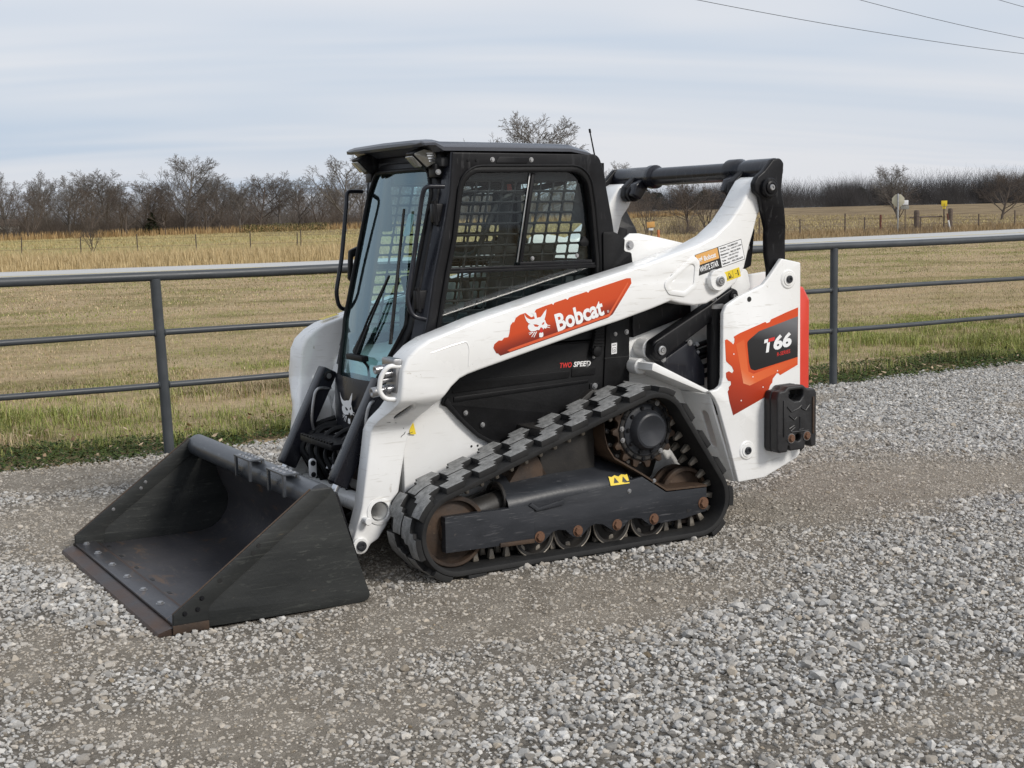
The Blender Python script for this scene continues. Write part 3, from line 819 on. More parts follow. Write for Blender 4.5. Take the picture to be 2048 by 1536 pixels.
emblem(A1, (at(so, .031, .082)[0], .7008, at(so, .031, .082)[1]), (da.x, 0, da.y), (ua.x, 0, ua.y), (0, 1, 0), .026, (M['whiteink'], M['orangeink']))
text('lettering', 'WHITE STAR', at(so, .012, .014), .126, .030, .7009, M['whiteink'], A1, dd, bold=.02)
for k, t in enumerate(('Wichita - 316.838.3321', 'Garden City - 620.271.2200', 'Manhattan - 785.537.9979', 'Topeka - 785.232.7731', 'Tulsa - 918.973.7787', 'Stillwater - 405.338.5675')):
    text('lettering', t, at(so, .163, .092-k*.0163), .0056*len(t), .0095, .7012, M['ink'], A1, dd, bold=.02)
yo_ = (-1.665, 1.326)
plate('warning_sticker', sq(yo_, .112, .050), .7002, .7010, M['yellow'], A1, bev=0)
plate('warning_mark', [at(yo_, .018, .008), at(yo_, .058, .008), at(yo_, .038, .042)], .7011, .7014, M['ink'], A1, bev=0, holes=[[at(yo_, .023, .011), at(yo_, .053, .011), at(yo_, .038, .037)]])
plate('warning_mark', sq(at(yo_, .033, .012), .012, .011), .7011, .7014, M['ink'], A1, bev=0)
plate('warning_mark', sq(at(yo_, .062, .003), .0015, .044), .7011, .7014, M['ink'], A1, bev=0)
plate('warning_mark', sq(at(yo_, .094, .010), .006, .030), .7011, .7014, M['ink'], A1, bev=0)
plate('warning_mark', sq(at(yo_, .078, .022), .010, .003), .7011, .7014, M['ink'], A1, bev=0)
# paint scuffs on the knee
rs = random.Random(4)
for k in range(9):
    x0, z0 = .165+rs.uniform(-.07, .05), 1.085+rs.uniform(-.03, .03)
for (x0, z0, L_, th) in ((.115, .700, .05, 1.2), (.13, .66, .035, 2.4), (.165, .735, .03, .3), (.20, .742, .018, .1), (.095, .672, .03, 2.9)):
    yy = .5015+.20*(1-float(sstep(.88, .69, np.array(z0))))
    tube('scuff', [(x0+L_*t*math.cos(th)+.004*math.sin(9*t), yy, z0+L_*t*math.sin(th)) for t in (0, .3, .6, 1)], .0014, M['ink'], A1, 5)
# yellow stickers
plate('warning_sticker', fillet([(.035, .66), (.052, .735), (.075, .76), (.068, .665)], .004, 2), .4715, .4725, M['yellow'], LD, bev=0)
stk = box('warning_sticker', (-.045, -.66, 1.1), (.055, -.60, 1.1015), M['yellow'], ARMS[-1], .0)
stk.matrix_world = Matrix.Translation((0, 0, 1.163)) @ Matrix.Rotation(R(14.5), 4, 'Y') @ Matrix.Translation((-.005, 0, -1.099))
# front couplers on the near knee
cb = box('coupler_block', (.185, .545, .89), (.222, .66, 1.045), M['steel'], LD, .008)
for (y_, z_, L_, r_) in ((.575, 1.005, .075, .020), (.62, .985, .05, .017), (.60, .955, .055, .015), (.575, .905, .095, .024), (.625, .915, .04, .014)):
    lathe('coupler', [(r_, 0), (r_, L_*.35), (r_*.8, L_*.38), (r_*.8, L_*.5), (r_, L_*.54), (r_, L_*.96), (r_*.9, L_), (r_*.6, L_), (.0005, L_*.9)], (.215, y_, z_), (1, .0, -.12), M['steel'], cb, 16)
box('coupler_cap', (.19, .535, 1.01), (.235, .665, 1.052), M['steel'], cb, .01)
tube('coupler_guard', round_path([(.175, .655, 1.012), (.258, .655, 1.022), (.292, .645, .975), (.300, .640, .905), (.272, .645, .868), (.19, .655, .862)], .03, 5), .0115, M['white'], LD, 10)

# ---------------------------------------------------------------- rear linkage
lk = [(-1.862, 1.835), (-1.885, 1.87), (-1.93, 1.90), (-1.99, 1.96), (-2.04, 1.965), (-2.066, 1.94), (-2.05, 1.80), (-2.072, 1.715), (-2.094, 1.607), (-2.100, 1.43), (-2.10, 1.10),
      (-1.99, 1.10), (-1.985, 1.38), (-1.968, 1.46), (-1.962, 1.596), (-1.925, 1.691), (-1.905, 1.765), (-1.868, 1.79)]
for s in (1, -1):
    rl = plate('rear_link', fillet(lk, .025, 3), s*.705, s*.745, M['black'], LD, bev=.010, smooth=40, res=2,
               warp=lambda c, s=s: np.stack([c[:, 0]+.036*(1-sstep(1.76, 1.50, c[:, 2])), c[:, 1]-s*.062*sstep(1.76, 1.50, c[:, 2]), c[:, 2]], 1), cuts=[1.76, 1.71, 1.66, 1.61, 1.56, 1.51])
    plate('inner_ear', fillet([(-1.862, 1.79), (-1.87, 1.85), (-1.93, 1.90), (-2.0, 1.955), (-2.05, 1.93), (-2.03, 1.85), (-1.97, 1.80), (-1.95, 1.765), (-1.89, 1.762)], .015, 3), s*.47, s*.525, M['black'], rl, bev=.010, smooth=40, res=2)
    lathe('link_boss', [(.052, 0), (.052, .02), (.046, .026), (.0005, .026)], (-1.917, s*.745, 1.812), (0, s, 0), M['black'], rl, 24)
    pin_end('pin_collar', -1.917, 1.812, s*.770, .034, rl, 'black', s)
    lathe('link_boss', [(.050, 0), (.050, .02), (.044, .026), (.0005, .026)], (-1.917, s*.47, 1.812), (0, -s, 0), M['black'], rl, 24)
    lathe('pin', [(.024, 0), (.024, .012), (.02, .015), (.0005, .015)], (-1.917, s*.444, 1.812), (0, -s, 0), M['steel'], rl, 16)
V, F = lathe_mesh([(.03, -.703), (.062, -.70), (.062, -.40), (.070, -.385), (.070, -.345), (.052, -.33), (.052, .33), (.070, .345), (.070, .43), (.055, .46), (.062, .50), (.062, .70), (.03, .703)], 26)
mobj('link_cross_tube', [(-2.0+a, h, 1.905+b) for a, b, h in V], F, M['satin'], LD, 36)
for s in (1, -1):
    # gusset running from the tube to the inner ear
    plate('tube_gusset', fillet([(-1.87, 1.80), (-1.895, 1.865), (-1.96, 1.90), (-2.0, 1.86), (-1.955, 1.80), (-1.93, 1.77)], .012, 3), s*.40, s*.468, M['satin'], LD, bev=.012, smooth=40, res=2)
    # lift cylinder
    lc = cyl('lift_cylinder', (-1.690, s*.60, .62), (-1.682, s*.60, 1.195), .047, M['black'], LD, 24, .006)
    lathe('gland', [(.049, 0), (.049, .018), (.040, .024), (.0005, .024)], (-1.682, s*.60, 1.185), (.01, 0, 1), M['steel'], lc, 24)
    cyl('cylinder_rod', (-1.682, s*.60, 1.20), (-1.62, s*.60, 1.34), .024, M['chrome'], lc, 18)
    # lower control link
    ll = plate('lower_link', fillet([(-1.250, .955), (-1.262, 1.035), (-1.30, 1.052), (-1.62, 1.205), (-1.70, 1.25), (-1.78, 1.29), (-1.83, 1.27), (-1.80, 1.20), (-1.58, 1.085), (-1.345, .955), (-1.30, .925)], .03, 3), s*.555, s*.625, M['black'], LD, bev=.010, smooth=40, res=2)
    lathe('link_boss', [(.047, 0), (.047, .012), (.042, .016), (.0005, .016)], (-1.300, s*.625, .989), (0, s, 0), M['black'], ll, 24)
    pin_end('pin_collar', -1.300, .989, s*.6405, .024, ll, 'steel', s)
    pin_end('pin_collar', -1.785, 1.245, s*.626, .026, ll, 'black', s)
    lathe('pivot_tube', [(.052, 0), (.052, .085), (.048, .09), (.0005, .09)], (-1.296, s*.465, .990), (0, s, 0), M['white'], LD, 24)
    # guard box below the link with hoses behind it
    gb = plate('guard_box', [(-1.345, .925), (-1.52, 1.016), (-1.545, 1.008), (-1.625, .875), (-1.625, .775), (-1.50, .775), (-1.48, .830), (-1.37, .885)], s*.50, s*.585, M['satin'], LD, bev=.006)
    for (bx, bz) in ((-1.352, .935), (-1.525, 1.010)): bolt((bx, s*.586, bz), (0, s, 0), .012, 'steel', gb)
    for (z_, r_) in ((.985, .014), (.945, .016), (.915, .014), (.86, .013), (.81, .013)):
        tube('hydraulic_hose', smooth_path([(-1.55, s*.53, z_-.03), (-1.61, s*.535, z_), (-1.70, s*.53, z_+.02), (-1.80, s*.50, z_+.04)], 4), r_, M['plastic'], gb, 8)
        lathe('hose_fitting', [(r_*1.25, 0), (r_*1.25, .022), (r_, .026), (r_, .04), (r_*1.2, .044), (r_*1.2, .06)], (-1.565, s*.533, z_-.02), (-1, 0, .5), M['steel'], gb, 8, 20)
    box('hose_guard', (-1.60, min(s*.43, s*.50), 1.05), (-1.22, max(s*.43, s*.50), 1.17), M['black'], LD, .004, taper=lambda c: (c.x, c.y, c.z+(-1.22-c.x)*.27))

# tilt cylinders with square covers
for s in (1, -1):
    p0, p1 = Vector((.140, s*.33, .915)), Vector((.392, s*.33, .432))
    d = (p1-p0).normalized(); L_ = (p1-p0).length
    nrm = d.cross(Vector((0, 1, 0))).normalized()
    tc_ = plate_f('tilt_cylinder', fillet([(0, -.043), (L_, -.043), (L_, .043), (0, .043)], .012, 3), (p0, d, nrm, (0, 1, 0)), .082, M['satin'], LD, bev=.010)
    lathe('pivot_pin', [(.026, 0), (.026, .006), (.021, .009), (.016, .009), (.015, .005), (.0005, .005)], p0+d*.035+Vector((0, .041, 0)), (0, 1, 0), M['black'], tc_, 20)
    lathe('pivot_pin', [(.014, 0), (.014, .010), (.0005, .010)], p0+d*.035+Vector((0, .041, 0)), (0, 1, 0), M['steel'], tc_, 16)
    cyl('cylinder_rod', p1-d*.02, p1+d*.17, .020, M['chrome'], tc_, 18)
    box('rod_clevis', p1+d*.13+Vector((-.03, -.035, -.06)), p1+d*.13+Vector((.03, .035, .03)), M['white'], tc_, .01)
    tube('oil_line', smooth_path([p0+d*.11+Vector((-.05, .03*s*-1, 0)), p0+d*.12+Vector((.028, .052, .012)), p0+d*.17+Vector((.03, .052, 0)), p0+d*.26+Vector((-.0, .05, -.02)), p0+d*.34+Vector((-.05, .045, -.02))], 5), .008, M['steel'], tc_, 8)

# ---------------------------------------------------------------- quick attach and front
qa = box('quick_attach', (.42, -.52, .09), (.455, .52, .44), M['black'], LD, .006, rot=Matrix.Rotation(R(16), 3, 'Y'))
for y_ in (-.42, -.2, .2, .42):
    box('attach_rib', (.38, y_-.012, .10), (.44, y_+.012, .24), M['white'], qa, .004)
box('cross_member', (.14, -.40, .40), (.20, .40, .47), M['rust'], LD, .01)
box('front_plate', (.05, -.45, .36), (.10, .45, .80), M['white'], LD, .01)
stp = box('entry_step', (.20, -.20, .575), (.36, .20, .605), M['black'], LD, .006)
for k in range(11):
    box('step_tooth', (.345, -.185+k*.036, .605), (.365, -.165+k*.036, .616), M['black'], stp, .002)
box('step_bracket', (.12, -.16, .47), (.30, -.12, .58), M['black'], stp, .006)
box('step_bracket', (.12, .12, .47), (.30, .16, .58), M['black'], stp, .006)
hb = plate('hose_bracket', fillet([(.335, .40), (.372, .40), (.372, .50), (.335, .50)], .016, 4), -.075, -.055, M['whiteink'], LD, bev=.004)
bolt((.354, -.054, .478), (0, 1, 0), .010, 'black', hb); bolt((.354, -.054, .420), (0, 1, 0), .010, 'black', hb)
rs = random.Random(8)
for k in (0, 1, 2, 4, 6, 8):
    y0 = -.30+.055*k
    tube('hydraulic_hose', smooth_path([(.12, y0, .66-.02*(k % 3)), (.22, y0-.04, .62), (.30+.02*(k % 2), y0-.05+.03*rs.random(), .53), (.29, y0+.02, .44), (.25, y0+.05*rs.random(), .36)], 5), .014+.004*rs.random(), M['plastic'], LD, 8)
for k in range(5):
    lathe('hose_fitting', [(.016, 0), (.016, .03), (.012, .034), (.012, .06)], (.24+.012*k, -.16+.07*k, .50-.02*(k % 2)), (.4, .1, -.7), M['steel'], LD, 8, 20)
for s in (1, -1):
    plate('hose_shield', fillet([(.06, .50), (.13, .50), (.15, .62), (.125, .66), (.15, .72), (.13, .80), (.06, .80)], .012, 3), s*.26, s*.275, M['white'], LD, bev=.003)

# ---------------------------------------------------------------- main frame
mf_pts = fillet([(.10, .30), (.10, .80), (.03, .98), (-.20, 1.02), (-1.22, 1.16), (-1.26, 1.20), (-2.16, 1.20), (-2.16, .33), (-1.7, .26), (-.9, .26), (-.1, .26)], .02, 3)
plate('main_frame', mf_pts, -.462, .462, M['white'], LD, bev=.010)
for s in (1, -1):
    plate('cab_mount_plate', fillet([(-1.12, 1.44), (-1.165, 1.50), (-1.185, 1.56), (-1.225, 1.588), (-1.28, 1.588), (-1.40, 1.566), (-1.62, 1.52), (-1.62, 1.18), (-1.12, 1.18)], .012, 3), s*.462, s*.475, M['white'], LD, bev=.003)
    bolt((-1.222, s*.476, 1.528), (0, s, 0), .018, 'steel', LD)
    plate('cab_seal', fillet([(-1.05, 1.60), (-1.115, 1.60), (-1.15, 1.585), (-1.185, 1.56), (-1.18, 1.50), (-1.225, 1.49), (-1.235, 1.42), (-1.05, 1.36)], .012, 3), s*.4765, s*.487, M['plastic'], LD, bev=.003)
    # plastic side cover with ribs
    cov = fillet([(-.100, .79), (-.13, .88), (-.17, .925), (-.22, .95), (-.30, .99), (-1.00, 1.13), (-1.205, 1.17), (-1.205, .60), (-.42, .575), (-.35, .585), (-.28, .63), (-.19, .715), (-.13, .78)], [.01, .02, .02, .02, .02, .01, .01, .02, .02, .03, .05, .05, .03], 3)
    cv = plate('side_cover', cov, s*.464, s*.482, M['plastic'], LD, bev=.005)
    plate('cover_rim', [(-.112, .80), (-.14, .77), (-.20, .70), (-.29, .617), (-.36, .578), (-.42, .565), (-.42, .585), (-.365, .597), (-.30, .635), (-.215, .715), (-.155, .785), (-.13, .83)], s*.4822, s*.490, M['plastic'], cv, bev=.003)
    plate('cover_rib', fillet([(-.165, .800), (-.95, .836), (-.95, .852), (-.165, .826)], .005, 2), s*.4822, s*.4885, M['plastic'], cv, bev=.003)
    plate('cover_step', fillet([(-.16, .842), (-.83, .868), (-.84, .905), (-.16, .900)], .006, 2), s*.4822, s*.486, M['plastic'], cv, bev=.0025)
    plate('cover_step', fillet([(-.845, .87), (-.99, .873), (-.995, .915), (-.85, .918)], .006, 2), s*.4822, s*.487, M['plastic'], cv, bev=.0025)
    rr = plate('rear_cover', fillet([(-1.035, .74), (-1.06, 1.12), (-1.205, 1.17), (-1.20, .74)], .006, 2), s*.4826, s*.492, M['plastic'], LD, bev=.003)
    box('cover_seam', (-1.198, min(s*.4922, s*.4928), .952), (-1.045, max(s*.4922, s*.4928), .956), M['ink'], rr, 0)
    for (bx, bz) in ((-.232, .742), (-.325, .675)):
        lathe('bolt_recess', [(.020, 0), (.020, .004), (.014, .004), (.012, .001), (.0005, .001)], (bx, s*.4822, bz), (0, s, 0), M['plastic'], cv, 16)
        bolt((bx, s*.483, bz), (0, s, 0), .009, 'steel', cv)
    for (bx, bz) in ((-.945, .925), (-.985, .965), (-.99, .995)): bolt((bx, s*.483, bz), (0, s, 0), .007, 'steel', cv)
    bolt((-1.115, s*.493, 1.075), (0, s, 0), .008, 'steel', rr); bolt((-1.185, s*.493, 1.082), (0, s, 0), .010, 'steel', rr)
    bolt((-.985, s*.490, .815), (0, s, 0), .012, 'steel', cv)
    plate('latch_plate', fillet([(-.955, .83), (-1.02, .83), (-1.01, .78), (-.96, .78)], .008, 2), s*.4824, s*.489, M['black'], cv, bev=.002)
    # strut with ribs below the arm
    st = plate('bellows', fillet([(-.985, 1.11), (-1.035, 1.12), (-1.02, 1.00), (-1.005, .985), (-.965, .985), (-.955, 1.0)], .012, 3), s*.4826, s*.512, M['plastic'], cv, bev=.006)
    for k in range(6):
        box('bellows_ring', (-1.03, min(s*.512, s*.518), 1.02+k*.0155), (-.97, max(s*.512, s*.518), 1.026+k*.0155), M['plastic'], st, .002)
    lathe('knob', [(.026, 0), (.030, .01), (.026, .022), (.012, .026), (.0005, .026)], (-.985, s*.500, .995), (0, s, 0), M['plastic'], st, 10)
plate('instruction_label', [(-1.088, .972), (-1.122, .974), (-1.124, 1.030), (-1.090, 1.028)], .4922, .4930, M['whiteink'], LD, bev=0)
plate('label_mark', [(-1.094, .980), (-1.117, .981), (-1.118, 1.006), (-1.095, 1.005)], .4931, .4934, M['ink'], LD, bev=0, holes=[[(-1.096, .982), (-1.115, .983), (-1.116, 1.004), (-1.097, 1.003)]])
plate('label_mark', circ(-1.106, .991, .006, 12), .4931, .4934, M['ink'], LD, bev=0, holes=[circ(-1.106, .991, .004, 10)])
plate('label_mark', [(-1.095, 1.016), (-1.117, 1.0175), (-1.1172, 1.021), (-1.0952, 1.0195)], .4931, .4934, M['ink'], LD, bev=0)
text('lettering', 'TWO', (-.778, .921), .072, .027, .4823, M['inkred'], LD, (-1, -.01), bold=.03, shear=.2)
text('lettering', 'SPEED', (-.860, .921), .106, .027, .4823, M['whiteink'], LD, (-1, -.01), bold=.03, shear=.2)
for (x_, z_) in ((-.25, .60), (-.285, .60)):
    lathe('bolt_hole', [(.006, 0), (.006, .001), (.0005, .001)], (x_-.02, .4625, z_-.03), (0, 1, 0), M['ink'], LD, 10)

# rear uprights -----------------------------------------------------------------
up_out = [(-2.029, 1.438), (-2.163, 1.412), (-2.168, .376), (-2.146, .352), (-1.914, .268), (-1.734, .262), (-1.669, .476), (-1.600, .680), (-1.575, .725), (-1.540, .765), (-1.590, .772), (-1.618, .790), (-1.628, .83), (-1.632, 1.165),
          (-1.655, 1.208), (-1.742, 1.25), (-1.90, 1.304), (-1.945, 1.345)]
UPR = {}
for s in (1, -1):
    upr = plate('rear_upright', fillet(up_out, [.01, .01, .0, .0, .01, .01, .0, .03, .03, .0, .02, .02, .02, .03, .02, .02, .02, .02], 3), s*.70, s*.73, M['white'], LD, bev=.007, smooth=40, res=2)
    UPR[s] = upr
    for (px_, pz_) in ((-2.073, 1.327), (-1.790, .430)):
        lathe('pin_washer', [(.052, 0), (.052, .002), (.046, .006), (.036, .006), (.034, .010), (.0005, .010)], (px_, s*.7295, pz_), (0, s, 0), M['white'], upr, 26)
        lathe('pivot_pin', [(.020, 0), (.020, .009), (.016, .012), (.009, .012), (.008, .006), (.0005, .006)], (px_, s*.738, pz_), (0, s, 0), M['grey'], upr, 18)
    lathe('hole', [(.014, 0), (.014, .001), (.0005, .001)], (-1.805, s*.7302, 1.232), (0, s, 0), M['ink'], upr, 16)
    # front web of the upright with its slot, facing forward
    o0, o1 = Vector((-1.565, s*.700, .745)), Vector((-1.735, s*.700, .265))
    ax_ = (o1-o0).normalized(); L_ = (o1-o0).length
    wid = Vector((0, -s, 0)); nn = ax_.cross(wid).normalized()
    if nn.x < 0: nn = -nn
    slot = fillet([(.10, .055), (.32, .055), (.32, .115), (.10, .115)], .028, 5)
    plate_f('upright_web', [(0, 0), (L_, 0), (L_, .10), (L_*.75, .17), (.05, .25), (0, .25)], (o0, ax_, wid, nn), .012, M['white'], upr, holes=[slot], bev=.002)
    # fender ledge over the track
    plate('fender', [(-1.195, .898), (-1.200, .930), (-1.215, .935), (-1.560, .768), (-1.555, .748)], s*.463, s*.698, M['white'], upr, bev=.004)
    lathe('fender_boss', [(.042, 0), (.042, .10), (.036, .106), (.0005, .106)], (-1.225, s*.463, .905), (0, s, 0), M['white'], upr, 20)
    plate('inner_upright', fillet([(-1.63, .62), (-1.63, 1.10), (-1.68, 1.20), (-1.95, 1.34), (-2.16, 1.36), (-2.16, .62)], .02, 3), s*.455, s*.475, M['white'], upr, bev=.004)
    plate('light_bracket', fillet([(-1.865, 1.62), (-1.955, 1.60), (-1.93, 1.40), (-1.85, 1.37)], .01, 2), s*.575, s*.600, M['black'], upr, bev=.004)
    bolt((-1.90, s*.601, 1.50), (0, s, 0), .012, 'steel', upr)
    plate('link_shroud', fillet([(-1.78, 1.33), (-1.84, 1.39), (-1.89, 1.385), (-1.91, 1.30), (-1.91, 1.20), (-1.78, 1.20)], .03, 3), s*.60, s*.615, M['white'], upr, bev=.004)
U1 = UPR[1]
tail_mat = decal_mat('red_rear_decal', [(.0, (.20, .018, .008)), (.30, (.42, .04, .012)), (.55, (.66, .085, .018)), (1., (.62, .07, .016))], (-.35, 0, .94), 1.17, 1.78)
dec2 = [(-1.642, 1.027), (-1.655, 1.030), (-1.672, 1.020), (-1.690, 1.008), (-1.696, 1.000), (-1.704, 1.010), (-1.706, 1.030), (-1.700, 1.040), (-1.712, 1.046), (-1.74, 1.057), (-1.90, 1.103), (-1.915, 1.107), (-1.925, 1.100), (-1.945, 1.104), (-1.955, 1.118),
        (-2.06, 1.150), (-2.145, 1.173), (-2.144, .862), (-2.02, .815), (-2.010, .825), (-1.998, .828), (-1.985, .815), (-1.968, .800), (-1.965, .78), (-1.950, .765), (-1.941, .745), (-1.927, .709), (-1.75, .645), (-1.697, .626), (-1.672, .70), (-1.660, .755), (-1.668, .765), (-1.667, .778), (-1.682, .79), (-1.680, .808),
        (-1.662, .812), (-1.650, .83), (-1.648, .855), (-1.668, .862), (-1.690, .85), (-1.700, .862), (-1.688, .885), (-1.668, .900), (-1.650, .915), (-1.648, .925), (-1.645, .97)]
plate('rear_decal', dec2, .7302, .7312, tail_mat, U1, bev=0)
inner_frame = [(-1.770, 1.010), (-2.144, 1.128), (-2.144, .905), (-2.14, .865), (-1.790, .755), (-1.752, .84)]
plate('decal_bevel', [(-1.715, 1.0), (-1.77, 1.022), (-1.80, .85), (-1.835, .835), (-2.143, .905), (-2.143, .875), (-1.81, .775), (-1.765, .79)], .7313, .7317, decal_mat('orange_bevel', [(0, (.75, .30, .16)), (.25, (.72, .14, .04)), (1, (.66, .10, .025))], (-.6, 0, .8), 1.68, 1.95), U1, bev=0)
dark = decal_mat('dark_inset_print', [(.0, (.010, .010, .011)), (.5, (.020, .020, .022)), (1., (.16, .16, .17))], (-.2, 0, .98), 1.24, 1.49)
plate('decal_inset', fillet([(-1.790, 1.010), (-1.87, 1.060), (-2.143, 1.125), (-2.143, .905), (-1.845, .853), (-1.815, .862), (-1.803, .90)], [.02, .02, 0, 0, .02, .02, .02], 3), .7318, .7322, dark, U1, bev=0)
d14 = (-math.cos(R(8)), math.sin(R(8)))
text('lettering', '66', (-1.974, .950), .128, .078, .7324, M['whiteink'], U1, d14, bold=.045, shear=.18)
sh = lambda x, z: (x - (z-.938)*.18, z)
def tq(pts): return [(-1.918+a*d14[0]-b*.16, .942+a*d14[1]+b) for a, b in pts]
plate('letter_t_stem', tq([(.000, 0), (.020, 0), (.020, .053), (.000, .053)]), .7323, .7327, M['whiteink'], U1, bev=0)
plate('letter_t_bar', tq([(-.022, .054), (.004, .054), (.004, .073), (-.022, .073)]), .7328, .7332, M['whiteink'], U1, bev=0)
plate('letter_t_bar', tq([(.009, .055), (.050, .055), (.050, .074), (.009, .074)]), .7328, .7332, M['inkred'], U1, bev=0)
text('lettering', 'R-SERIES', (-1.995, .918), .096, .020, .7323, M['inkred'], U1, d14, bold=.01, shear=.2)
for (x_, z_) in ((-1.70, .95), (-1.83, .82), (-1.90, .76), (-1.75, .70), (-2.0, .84)):
    plate('paint_chip', circ(x_, z_, .004, 6), .7319, .7323, M['whiteink'], U1, bev=0)

# tailgate, hood, counterweights -------------------------------------------------
tg = [(-2.17, .60), (-2.305, .64), (-2.305, 1.205), (-2.26, 1.275), (-2.17, 1.30)]
plate('tailgate', fillet(tg, .015, 3), -.655, .655, M['red'], LD, bev=.02, smooth=40, res=2)
box('tailgate_bumper', (-2.27, -.64, .36), (-2.18, .64, .62), M['black'], LD, .015)
box('engine_hood', (-2.20, -.45, 1.19), (-1.30, .45, 1.30), M['black'], LD, .03)
box('hood_grille', (-2.10, -.38, 1.30), (-1.45, .38, 1.315), M['plastic'], LD, .006)
for s in (1, -1):
    for kk, (y0, y1) in enumerate(((.7305, .782), (.7825, .842))):
        y0, y1 = s*y0, s*y1
        wp = [(-1.905, .435), (-1.905, .70), (-1.918, .742), (-1.960, .745), (-1.985, .765), (-2.10, .768), (-2.135, .745), (-2.19, .742), (-2.205, .72), (-2.205, .435), (-2.165, .425), (-2.155, .47), (-2.125, .475), (-2.115, .42), (-2.0, .42), (-1.99, .47), (-1.985, .415), (-1.92, .415)]
        wp = [(-1.905+(a+1.905)*.915, b) for a, b in wp]
        hh = fillet([(-1.985, .745), (-1.985, .705), (-2.02, .685), (-2.06, .685), (-2.085, .71), (-2.085, .745)], .014, 3)
        wt = plate('counterweight', fillet(wp, .012, 3), y0, y1, M['weight'], LD, holes=[hh, circ(-2.05, .488, .020, 14)], bev=.009, smooth=40, res=2)
        if kk == 1:
            box('weight_rib', (-1.955, min(y1, y1+s*.006), .50), (-1.943, max(y1, y1+s*.006), .695), M['weight'], wt, .003)
            box('weight_rib', (-2.160, min(y1, y1+s*.006), .50), (-2.147, max(y1, y1+s*.006), .70), M['rust'], wt, .003)
            for bx in (-1.998, -2.108):
                lathe('washer', [(.026, 0), (.026, .005), (.0005, .005)], (bx, y1, .488+(.004 if bx < -2.1 else 0)), (0, s, 0), M['steel'], wt, 20)
                bolt((bx, y1+s*.005, .488+(.004 if bx < -2.1 else 0)), (0, s, 0), .017, 'rustbolt', wt)
            if s == 1:
                for (pts_) in ([(-1.97, .66), (-2.00, .63), (-2.05, .645), (-2.07, .66)], [(-2.13, .66), (-2.10, .63), (-2.07, .645)], [(-1.985, .61), (-2.02, .585), (-2.04, .60)], [(-2.02, .555), (-1.985, .54)], [(-2.025, .545), (-1.995, .525)], [(-2.06, .60), (-2.065, .545), (-2.05, .53), (-2.085, .53)], [(-2.00, .52), (-2.12, .52)]):
                    tube('cast_relief', [(a, y1+.001, b) for a, b in pts_], .004, M['weight'], wt, 6)
# ---------------------------------------------------------------- tracks
C1, C2, C3 = (0.0, .236), (-1.125, .605), (-1.402, .222)     # front idler, sprocket, rear idler (x, z)
R1, R2, R3 = .205, .203, .192                                 # radius of the belt's outer skin
def ext_tangent(ca, ra, cb, rb):
    """outer tangent from circle a to circle b, on the left of the direction a->b"""
    a, b = Vector(ca), Vector(cb); d = b-a; L_ = d.length; d /= L_
    nrm = Vector((-d.y, d.x)); sn = (ra-rb)/L_; cs = math.sqrt(1-sn*sn)
    nn = d*sn+nrm*cs
    return a+nn*ra, b+nn*rb
# go round: idler bottom -> front -> top -> sprocket -> rear idler -> ground; outside on the left when travelling clockwise in (x,z) seen from -Y
def belt_path(step=.02):
    segs = []
    order = [(C3, R3), (C2, R2), (C1, R1)]                    # counted so that the outside lies on the right
    n3 = len(order); tang = []
    for i in range(n3):
        ca, ra = order[i]; cb, rb = order[(i+1) % n3]
        p = ext_tangent((ca[0], ca[1]), ra, (cb[0], cb[1]), rb)
        q = ext_tangent((cb[0], cb[1]), rb, (ca[0], ca[1]), ra)
        tang.append((p, (q[1], q[0])))
    # choose the side away from the centroid
    cen = Vector(((C1[0]+C2[0]+C3[0])/3, (C1[1]+C2[1]+C3[1])/3))
    ch = []
    for i in range(n3):
        p, q = tang[i]
        mp_, mq = (p[0]+p[1])/2, (q[0]+q[1])/2
        ch.append(p if (mp_-cen).length > (mq-cen).length else q)
    P = []
    for i in range(n3):
        a, b = ch[i]; P.append(('L', a, b))
        c_, r_ = order[(i+1) % n3]; nb = ch[(i+1) % n3][0]
        P.append(('A', b, nb, Vector(c_), r_))
    out = []
    for s_ in P:
        if s_[0] == 'L':
            n_ = max(2, int((s_[2]-s_[1]).length/step))
            for k in range(n_): out.append(s_[1].lerp(s_[2], k/n_))
        else:
            v0, v1 = s_[1]-s_[3], s_[2]-s_[3]
            a0, a1 = math.atan2(v0.y, v0.x), math.atan2(v1.y, v1.x)
            m0 = (v0+v1)
            dlt = (a1-a0+math.pi) % (2*math.pi)-math.pi
            o_ = s_[3]-cen
            # the arc goes round the far side of the wheel
            midv = Vector((math.cos(a0+dlt/2), math.sin(a0+dlt/2)))
            if midv.dot(o_) < 0: dlt = dlt-2*math.pi if dlt > 0 else dlt+2*math.pi
            n_ = max(3, int(abs(dlt)*s_[4]/step))
            for k in range(n_):
                t = a0+dlt*k/n_; out.append(s_[3]+Vector((math.cos(t), math.sin(t)))*s_[4])
    return out, cen
path, cenB = belt_path()
NB = len(path)
Lcum = [0.]
for k in range(NB): Lcum.append(Lcum[-1]+(path[(k+1) % NB]-path[k]).length)
LT = Lcum[-1]
def belt_at(s_):
    s_ %= LT
    import bisect
    k = bisect.bisect_right(Lcum, s_)-1; k = min(k, NB-1)
    t = (s_-Lcum[k])/max(1e-9, Lcum[k+1]-Lcum[k])
    p = path[k].lerp(path[(k+1) % NB], t)
    d = (path[(k+1) % NB]-path[k-1]).normalized()
    nrm = Vector((-d.y, d.x))
    if nrm.dot(p-cenB) < 0: nrm = -nrm
    return p, d, nrm
YI, YO = .512, .832
secb = [(YO-.010, 0.0), (YO, -.008), (YO+.001, -.02), (YO-.004, -.030), (YO-.03, -.034), (YI+.03, -.034), (YI+.004, -.030), (YI, -.02), (YI, -.008), (YI+.010, 0.0)]
V, F = [], []
